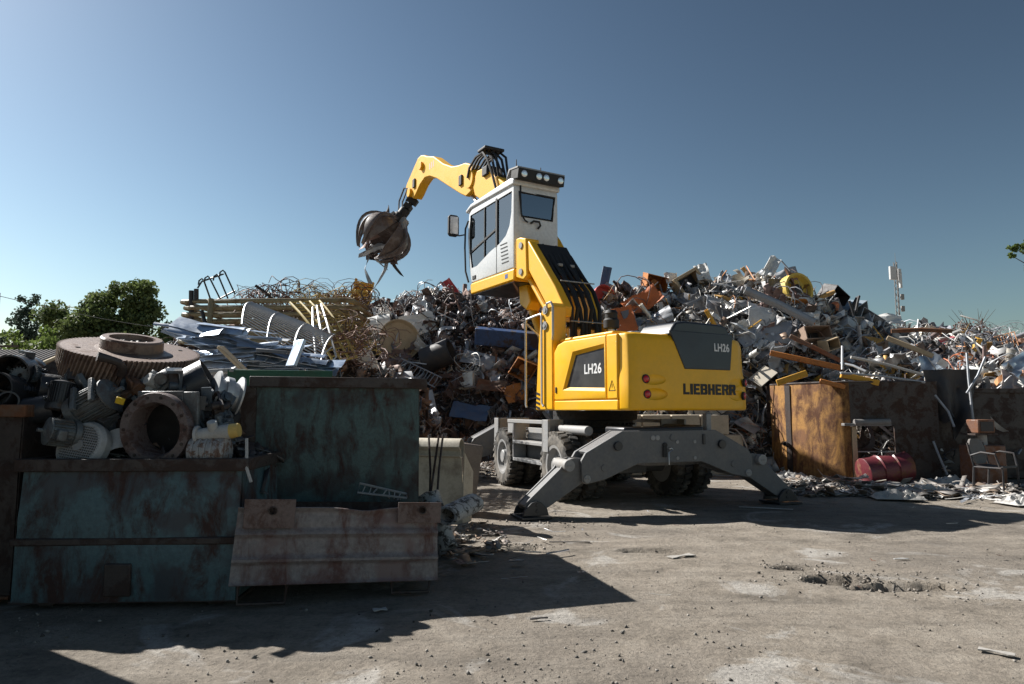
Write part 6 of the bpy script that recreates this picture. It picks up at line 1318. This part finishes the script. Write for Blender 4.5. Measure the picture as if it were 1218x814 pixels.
q = MB(); q.sheet(lambda u, v: ((u - 0.5) * 1.15 * (1 - 0.35 * v), 0.10 * math.sin(13 * u + 2 * v) * (0.3 + v) + 0.25 * (float(fbm(u * 4, v * 4, 6, 3)) - 0.45), -(0.75 + 0.45 * math.sin(u * 3.1) + 0.15 * math.sin(u * 17)) * v), 30, 14, 0.01); wobj(q, 'black_tarpaulin', BLKP, at(1132, 440, 13.35), (R_(-6), 0, 0), 'black tarpaulin hanging down over the dark bin', 'tarpaulin')
for i, (pts, lab) in enumerate(((((1150, 420), (1152, 450), (1158, 505)), 'long grey rod hanging down in front of the black tarpaulin'), (((1172, 425), (1163, 447), (1150, 468)), 'bent grey tube hanging right of the black tarpaulin'), (((1112, 470), (1128, 490), (1135, 508)), 'short grey bar hanging left of the black tarpaulin'), (((1110, 525), (1118, 545), (1127, 565)), 'grey pipe leaning against the dark bin beside the tank'))):
    q = MB(); q.tube([at(*p_, 13.1 - 0.1 * k) for k, p_ in enumerate(pts)], 0.022, 6); tag(q.build('hanging_rod', GRYP), lab, 'rod')
t = empty('rusty_machine', (8.55, 12.55, 0), R_(8), 'small rusty machine of two stacked boxes before the dark bin', 'machine')
q = MB(); q.box((-0.30, -0.2, 0.02), (0.30, 0.2, 0.72)); q.build('base', rusty('machine_rust', (0.18, 0.09, 0.06), amount=0.5, scale=6), t, bevel=0.02)
q = MB(); q.cyl((0, 0, 0.72), (0, 0, 0.9), 0.09, None, 14); q.build('neck', LGREY, t)
q = MB(); q.box((-0.26, -0.16, 0.9), (0.2, 0.16, 0.93)); q.build('plate', RUSTD, t)
q = MB(); q.box((-0.17, -0.14, 0.93), (0.17, 0.14, 1.18)); q.build('head', rusty('machine_rust', (0.18, 0.09, 0.06)), t, bevel=0.02)
q = MB(); q.box((-0.13, -0.15, 0.97), (0.13, -0.142, 1.14)); q.build('window', BLKP, t)
t = empty('metal_chair', (7.75, 11.1, 0), R_(-62), 'black tubular chair standing in the white rubble', 'chair')
def dia(pts): return MB().tube(pts, 0.017, 8)
for y in (-0.22, 0.22):
    q = dia([(0.22, y, 0.0), (0.22, y, 0.44), (-0.2, y, 0.44), (-0.28, y, 0.82)]); q.build('side_frame', BLKP, t)
    q = dia([(-0.2, y, 0.44), (-0.24, y, 0.0)]); q.build('leg', BLKP, t)
    q = dia([(-0.22, y * 1.15, 0.62), (-0.05, y * 1.25, 0.68), (0.15, y * 1.25, 0.66), (0.2, y * 1.15, 0.46)]); q.build('armrest', BLKP, t)
q = MB(); q.sheet(lambda u, v: (-0.2 + 0.42 * u, (v - 0.5) * 0.42, 0.46 - 0.03 * math.sin(math.pi * u)), 6, 6, 0.03); q.build('seat', BLKP, t)
q = MB(); q.sheet(lambda u, v: (-0.21 - 0.09 * u, (v - 0.5) * 0.44 * math.sqrt(max(0.05, 1 - (2 * u - 1) ** 2 * 0.75)), 0.48 + 0.4 * u), 10, 8, 0.035); q.build('backrest', pm('chairgrey', (0.16, 0.155, 0.15), 0.8), t)
# white sheeting and rubble on the ground
for i, (px, py, w, h, lab) in enumerate(((1090, 585, 1.0, 0.35, 'white crumpled plastic sheet left of the chair'), (1120, 575, 0.9, 0.4, 'grey-white plastic sheet behind the chair'), (1195, 585, 0.8, 0.4, 'white crumpled sheet right of the chair'), (1205, 598, 0.6, 0.25, 'white smooth bag at the picture edge'), (1060, 592, 0.7, 0.22, 'thin pale sheet in front of the red drum'), (935, 568, 0.7, 0.3, 'pale crumpled sheet beside the right stabiliser foot'), (955, 575, 0.6, 0.25, 'thin white sheet right of the stabiliser foot'))):
    gy = EYE * FPX / (py - 488); gx = (px - 609) / FPX * gy; sd = i * 5.3
    q = MB(); q.sheet(lambda u, v: ((u - 0.5) * w, (v - 0.5) * h * 1.6, (0.30 * float(fbm(u * 9 + sd, v * 9, 5, 4)) - 0.06) * (math.sin(math.pi * u) * math.sin(math.pi * v)) ** 0.5), 26, 18, 0.006); wobj(q, 'plastic_sheet', pm('dirtyfoil', (0.42, 0.41, 0.39), 0.6), (gx, gy, 0.02), (0, 0, rnd.uniform(-0.3, 0.3)), lab, 'sheet')
r = random.Random(21)
def ground_pieces(n, kinds, xr, yr, mats, label, group, smin, smax, seed, fn=None):
    r = random.Random(seed)
    for i in range(n):
        x, y = r.uniform(*xr), r.uniform(*yr)
        if fn and not fn(x, y): continue
        kd = r.choice(kinds); o = bpy.data.objects.new(kd, r.choice(LIB[kd])); COL.objects.link(o); o.material_slots[0].link = 'OBJECT'; o.material_slots[0].material = r.choice(mats)
        s = r.uniform(smin, smax); o.location = (x, y, 0.03 + 0.03 * s); o.scale = (s, s, s * 0.35); o.rotation_euler = (r.gauss(0, 0.08), r.gauss(0, 0.08), r.uniform(0, 6.28))
        tone = TONE[o.material_slots[0].material.name]
        tag(o, f'{tone} ' + kd.replace('_', ' ') + ' ' + label, kd.split('_')[-1], f'{tone} {kd} {group}')
K = ['metal_strip', 'bent_bar', 'crumpled_sheet', 'steel_channel']
ground_pieces(70, K, (4.9, 8.6), (11.0, 13.0), [PGREY, PBRIGHT, PBRIGHT, PBROWN], 'lying on the ground before the tank', 'before the tank', 0.3, 0.75, 5, lambda x, y: y > 10.4 and not (4.2 < x < 4.9))
ground_pieces(45, K, (6.3, 9.0), (10.2, 11.6), [PGREY, PBRIGHT, PBRIGHT], 'lying on the ground around the chair', 'around the chair', 0.3, 0.7, 6)
ground_pieces(24, K, (-2.2, 0.3), (13.5, 17), [PBROWN, PGREY, PDARK], 'lying at the foot of the brown heap', 'heap foot', 0.4, 0.8, 7)
ground_pieces(16, K, (-0.6, 0.6), (5.3, 8.0), [PBROWN, PGREY], 'lying on the ground right of the bin', 'right of the bin', 0.15, 0.3, 8)
ground_pieces(22, K, (-0.2, 5.5), (5.0, 9.5), [PBROWN, PGREY, PDARK, PBRIGHT], 'lying small on the open dirt', 'open dirt', 0.06, 0.16, 9)
for i, (px, py, L, w, rz, mt, lab) in enumerate(((676, 641, 0.42, 0.02, -0.02, BLKP, 'thin black bar lying on the dirt before the stabiliser'), (805, 656, 0.28, 0.08, 0.5, CONC, 'pale flat chip of board on the open dirt'), (1163, 763, 0.17, 0.05, -0.7, CONC, 'pale flat slat at the lower right'), (985, 682, 0.16, 0.02, -1.0, TANP, 'small stick lying in the broken hollow'), (1060, 661, 0.14, 0.03, 0.1, DULLWHITE, 'small white strip above the broken hollow'), (905, 602, 0.7, 0.05, -0.35, DULLWHITE, 'pale lath lying by the right stabiliser foot'), (640, 727, 0.12, 0.02, 0.3, BLKP, 'short dark stick in the shadow edge'), (457, 717, 0.09, 0.05, 0.4, DULLWHITE, 'small pale plate lying under the bin'))):
    gy = EYE * FPX / (py - 488); gx = (px - 609) / FPX * gy
    q = MB(); q.sheet(lambda u, v: ((u - 0.5) * L, (v - 0.5) * w * (0.8 + 0.4 * math.sin(u * 7 + i)), 0.001 * math.sin(u * 4)), 6, 2, 0.008); wobj(q, 'loose_stick', mt, (gx, gy, float(gz(gx, gy)) + 0.016), (0, 0, rz), lab, 'slat')
# beige block wall seen under the machine
t = empty('block_wall', (2.3, 14.3, 0), R_(4), 'low wall of pale beige concrete blocks behind the handler', 'wall')
for rw in range(3):
    for c_ in range(4):
        x = c_ * 0.62 + (0.31 if rw % 2 else 0) - 0.2; q = MB(); q.box((x, rnd.uniform(-0.02, 0.02), rw * 0.42), (x + 0.605, 0.6, rw * 0.42 + 0.41)); q.build('block', BLOCKM, t, bevel=0.02)
# scrap held by the grab
gc = at(455, 300, 20.4)
for i, (pts, w, mt, lab) in enumerate(((((462, 300), (458, 320), (450, 336), (441, 350)), 0.12, GRYP, 'long grey strip dangling from the grab'), (((441, 298), (434, 320), (441, 338)), 0.16, pm('bluegrey', (0.2, 0.25, 0.3), 0.35, 0.5), 'blue-grey sheet strip dangling lowest from the grab'), (((464, 306), (470, 318), (478, 328)), 0.14, BLKP, 'short black plate sticking out under the grab'), (((455, 290), (440, 300), (426, 304)), 0.22, GRYP, 'crumpled grey sheet clamped at the side of the grab'), (((450, 280), (436, 286), (430, 296)), 0.2, PBROWN, 'brown bent sheet clamped in the grab tines'), (((462, 247), (459, 256), (465, 262)), 0.22, BLKP, 'dark plate poking out above the grab tines'), (((446, 308), (455, 316), (462, 322)), 0.04, SILVER, 'thin curled wire strip under the grab'))):
    P_ = [at(*p_, 20.3 - 0.1 * i) for p_ in pts]; c0 = P_[0].copy()
    def fn(u, v):
        f = u * (len(P_) - 1); k = min(int(f), len(P_) - 2); p_ = P_[k].lerp(P_[k + 1], f - k) - c0
        return p_ + Vector((w * (v - 0.5) * math.cos(u * 2 + i), w * (v - 0.5) * math.sin(u * 2 + i) + 0.05 * math.sin(u * 5 + i), 0.3 * w * (v - 0.5)))
    q = MB(); q.sheet(fn, 12, 3, 0.01); wobj(q, 'dangling_scrap', mt, c0, (0, 0, 0), lab, 'scrap piece')
# fill of small parts inside the low skip and the dark skip
HS = heap_fn([('mound', -2.75, 5.75, 1.3, 1.0, 1.22), ('mound', -4.5, 5.9, 1.2, 1.0, 1.5)], 71)
rubble('small_parts', HS, (-3.3, -2.05), (5.2, 6.15), 1500, [(0.05, 0.05, 0.06), (0.12, 0.12, 0.13), (0.25, 0.25, 0.25), (0.12, 0.08, 0.06)], [4, 3, 1.5, 2], 15, 'dark small machine parts filling the low skip', (0.06, 0.2), 0.6)
o = grid_mesh('small_parts', np.linspace(-3.36, -1.98, 40), np.linspace(4.95, 6.15, 34), lambda x, y: np.clip(HS(x, y), 0.5, 2), MOTD); tag(o, 'dark core of the load in the low skip', 'scrap', None, 'stuff')
rubble('small_parts', HS, (-5.3, -3.95), (5.3, 6.4), 900, [(0.05, 0.05, 0.06), (0.12, 0.12, 0.13), (0.12, 0.08, 0.06)], [4, 3, 2], 16, 'dark small machine parts filling the edge skip', (0.06, 0.2), 0.9)

# litter and clods on the ground
HG = heap_fn([('mound', 5.4, 12.4, 1.0, 0.8, 0.10), ('mound', 6.9, 11.3, 2.0, 0.7, 0.07), ('mound', 8.4, 11.0, 1.8, 0.7, 0.12), ('mound', 4.9, 11.5, 0.8, 0.6, 0.05)], 91)
rubble('ground_litter', HG, (4.2, 10), (10.3, 13.0), 3600, [(0.5, 0.48, 0.45), (0.36, 0.34, 0.32), (0.2, 0.19, 0.18), (0.28, 0.22, 0.17)], [3, 3, 2, 2], 41, 'pale litter of scrap slivers on the ground before the tank', (0.03, 0.2), 0.012, True)
HF = heap_fn([('mound', -1.0, 15.4, 2.6, 2.0, 0.2), ('mound', -0.4, 7.2, 0.45, 1.3, 0.04)], 93)
rubble('ground_litter', HF, (-3.6, 1.5), (5.9, 17.0), 2600, [(0.5, 0.49, 0.47), (0.35, 0.33, 0.31), (0.15, 0.14, 0.14), (0.25, 0.18, 0.13)], [2, 3, 3, 3], 42, 'dark litter of scrap slivers at the foot of the brown heap', (0.02, 0.12), 0.015, True)
cl_ = []
for px, py, sx, sy, n_ in ((985, 678, 0.55, 0.2, 260), (1065, 690, 0.45, 0.16, 220), (625, 645, 0.3, 0.14, 120), (935, 666, 0.3, 0.1, 90), (640, 618, 0.8, 0.3, 160)):
    gy = EYE * FPX / (py - 488); gx = (px - 609) / FPX * gy
    for _ in range(n_): cl_.append((gx + npr.normal() * sx * 0.5, gy + npr.normal() * sy * 0.6))
cl_ = np.array(cl_); sz = 0.005 + 0.022 * npr.random(len(cl_)) ** 3
shards('dirt_clods', np.stack([cl_[:, 0], cl_[:, 1], gz(cl_[:, 0], cl_[:, 1]) + sz * 0.3], 1), sz, npr.uniform(0.14, 0.3, (len(cl_), 1)) * np.array([[1, 0.9, 0.78]]), BITM, 6, 0.8, 'broken dirt clods in and around the hollow', 'dirt')

# ------------------------------------------------------------------ jumble of dark machine parts in the low skip
def jm_house(): return MB().lathe([(0.0, 0), (0.06, 0), (0.065, 0.03), (0.05, 0.04), (0.05, 0.10), (0.07, 0.11), (0.07, 0.13), (0.02, 0.14), (0.02, 0.2), (0, 0.2)], 16)
def jm_bracket(): q = MB(); q.box((-0.09, -0.02, -0.01), (0.09, 0.05, 0.01)); q.box((-0.09, -0.02, 0.01), (-0.07, 0.05, 0.1)); q.cyl((0.04, 0.015, 0.01), (0.04, 0.015, 0.07), 0.03, None, 12); return q
def jm_gear():
    q = MB(); q.lathe([(0.02, -0.02), (0.075, -0.02), (0.075, 0.02), (0.02, 0.02), (0.02, -0.02)], 20, cap=False)
    for i in range(18): q.cbox((0.08, 0, 0), (0.02, 0.012, 0.04), Matrix.Rotation(i * 0.349, 4, 'Z'))
    return q
def jm_box(): q = MB(); q.box((-0.07, -0.05, -0.05), (0.07, 0.05, 0.05)); q.lathe([(0.045, 0.05), (0.045, 0.07), (0.03, 0.075), (0, 0.075)], 14); q.box((-0.09, -0.06, -0.06), (0.09, 0.06, -0.05)); return q
def jm_elbow(): return MB().tube([(0, 0, 0), (0.06, 0, 0.01), (0.10, 0, 0.05), (0.11, 0, 0.12), (0.11, 0, 0.18)], [0.03, 0.028, 0.028, 0.028, 0.034], 10)
JM = []
for nm, fn_ in (('motor_bell', jm_house), ('iron_bracket', jm_bracket), ('small_gear', jm_gear), ('gear_case', jm_box), ('pipe_elbow', jm_elbow)):
    me = fn_().mesh(nm, 35); me.materials.append(None); JM.append((nm, me))
r = random.Random(55)
spots = [('left of the upright black motor', (8, 62), (432, 486), 5.2, 5.6), ('between gear wheel and motors', (60, 145), (440, 500), 5.15, 5.5), ('above the big pipe flange', (145, 235), (445, 466), 5.25, 5.5), ('right of the big pipe flange', (232, 280), (470, 530), 5.1, 5.4), ('low among the motors', (20, 140), (500, 544), 5.12, 5.3)]
for zone, xr_, yr_, Y0, Y1 in spots:
    for k in range(15):
        nm, me = JM[r.randrange(5)]; px, py = r.uniform(*xr_), r.uniform(*yr_); p = at(px, py, r.uniform(Y0, Y1))
        if p.x < -3.36 and p.z < 1.34: continue
        o = bpy.data.objects.new(nm, me); COL.objects.link(o); o.material_slots[0].link = 'OBJECT'; mi = r.randrange(4); o.material_slots[0].material = (MOTD, MOTB, RUSTD, MOTM)[mi]
        o.location = p; o.rotation_euler = (r.uniform(0, 6), r.uniform(0, 6), r.uniform(0, 6)); sc = r.uniform(0.6, 1.15); o.scale = (sc, sc, sc)
        tone = ('black', 'blue-grey', 'dark rusty', 'grey')[mi]; tag(o, f'{tone} {nm.replace("_", " ")} {zone}', nm.replace('_', ' '), f'{tone} {nm} {zone}')
# more scrap squeezed between the grab tines
for k in range(9):
    kd = 'crumpled_sheet' if k % 3 else 'metal_strip'; o = bpy.data.objects.new(kd, LIB[kd][(k * 3) % len(LIB[kd])]); COL.objects.link(o); o.material_slots[0].link = 'OBJECT'; mt = (PGREY, PBROWN, PDARK)[k % 3]; o.material_slots[0].material = mt
    o.location = at(r.uniform(434, 470), r.uniform(278, 306), r.uniform(19.9, 20.6)); o.rotation_euler = (r.uniform(0, 6), r.uniform(0, 6), r.uniform(0, 6)); sc = r.uniform(0.5, 0.9); o.scale = (sc, sc, sc)
    tag(o, f'{TONE[mt.name]} {kd.replace("_", " ")} squeezed between the grab tines', 'scrap piece', f'{TONE[mt.name]} {kd} in the grab')
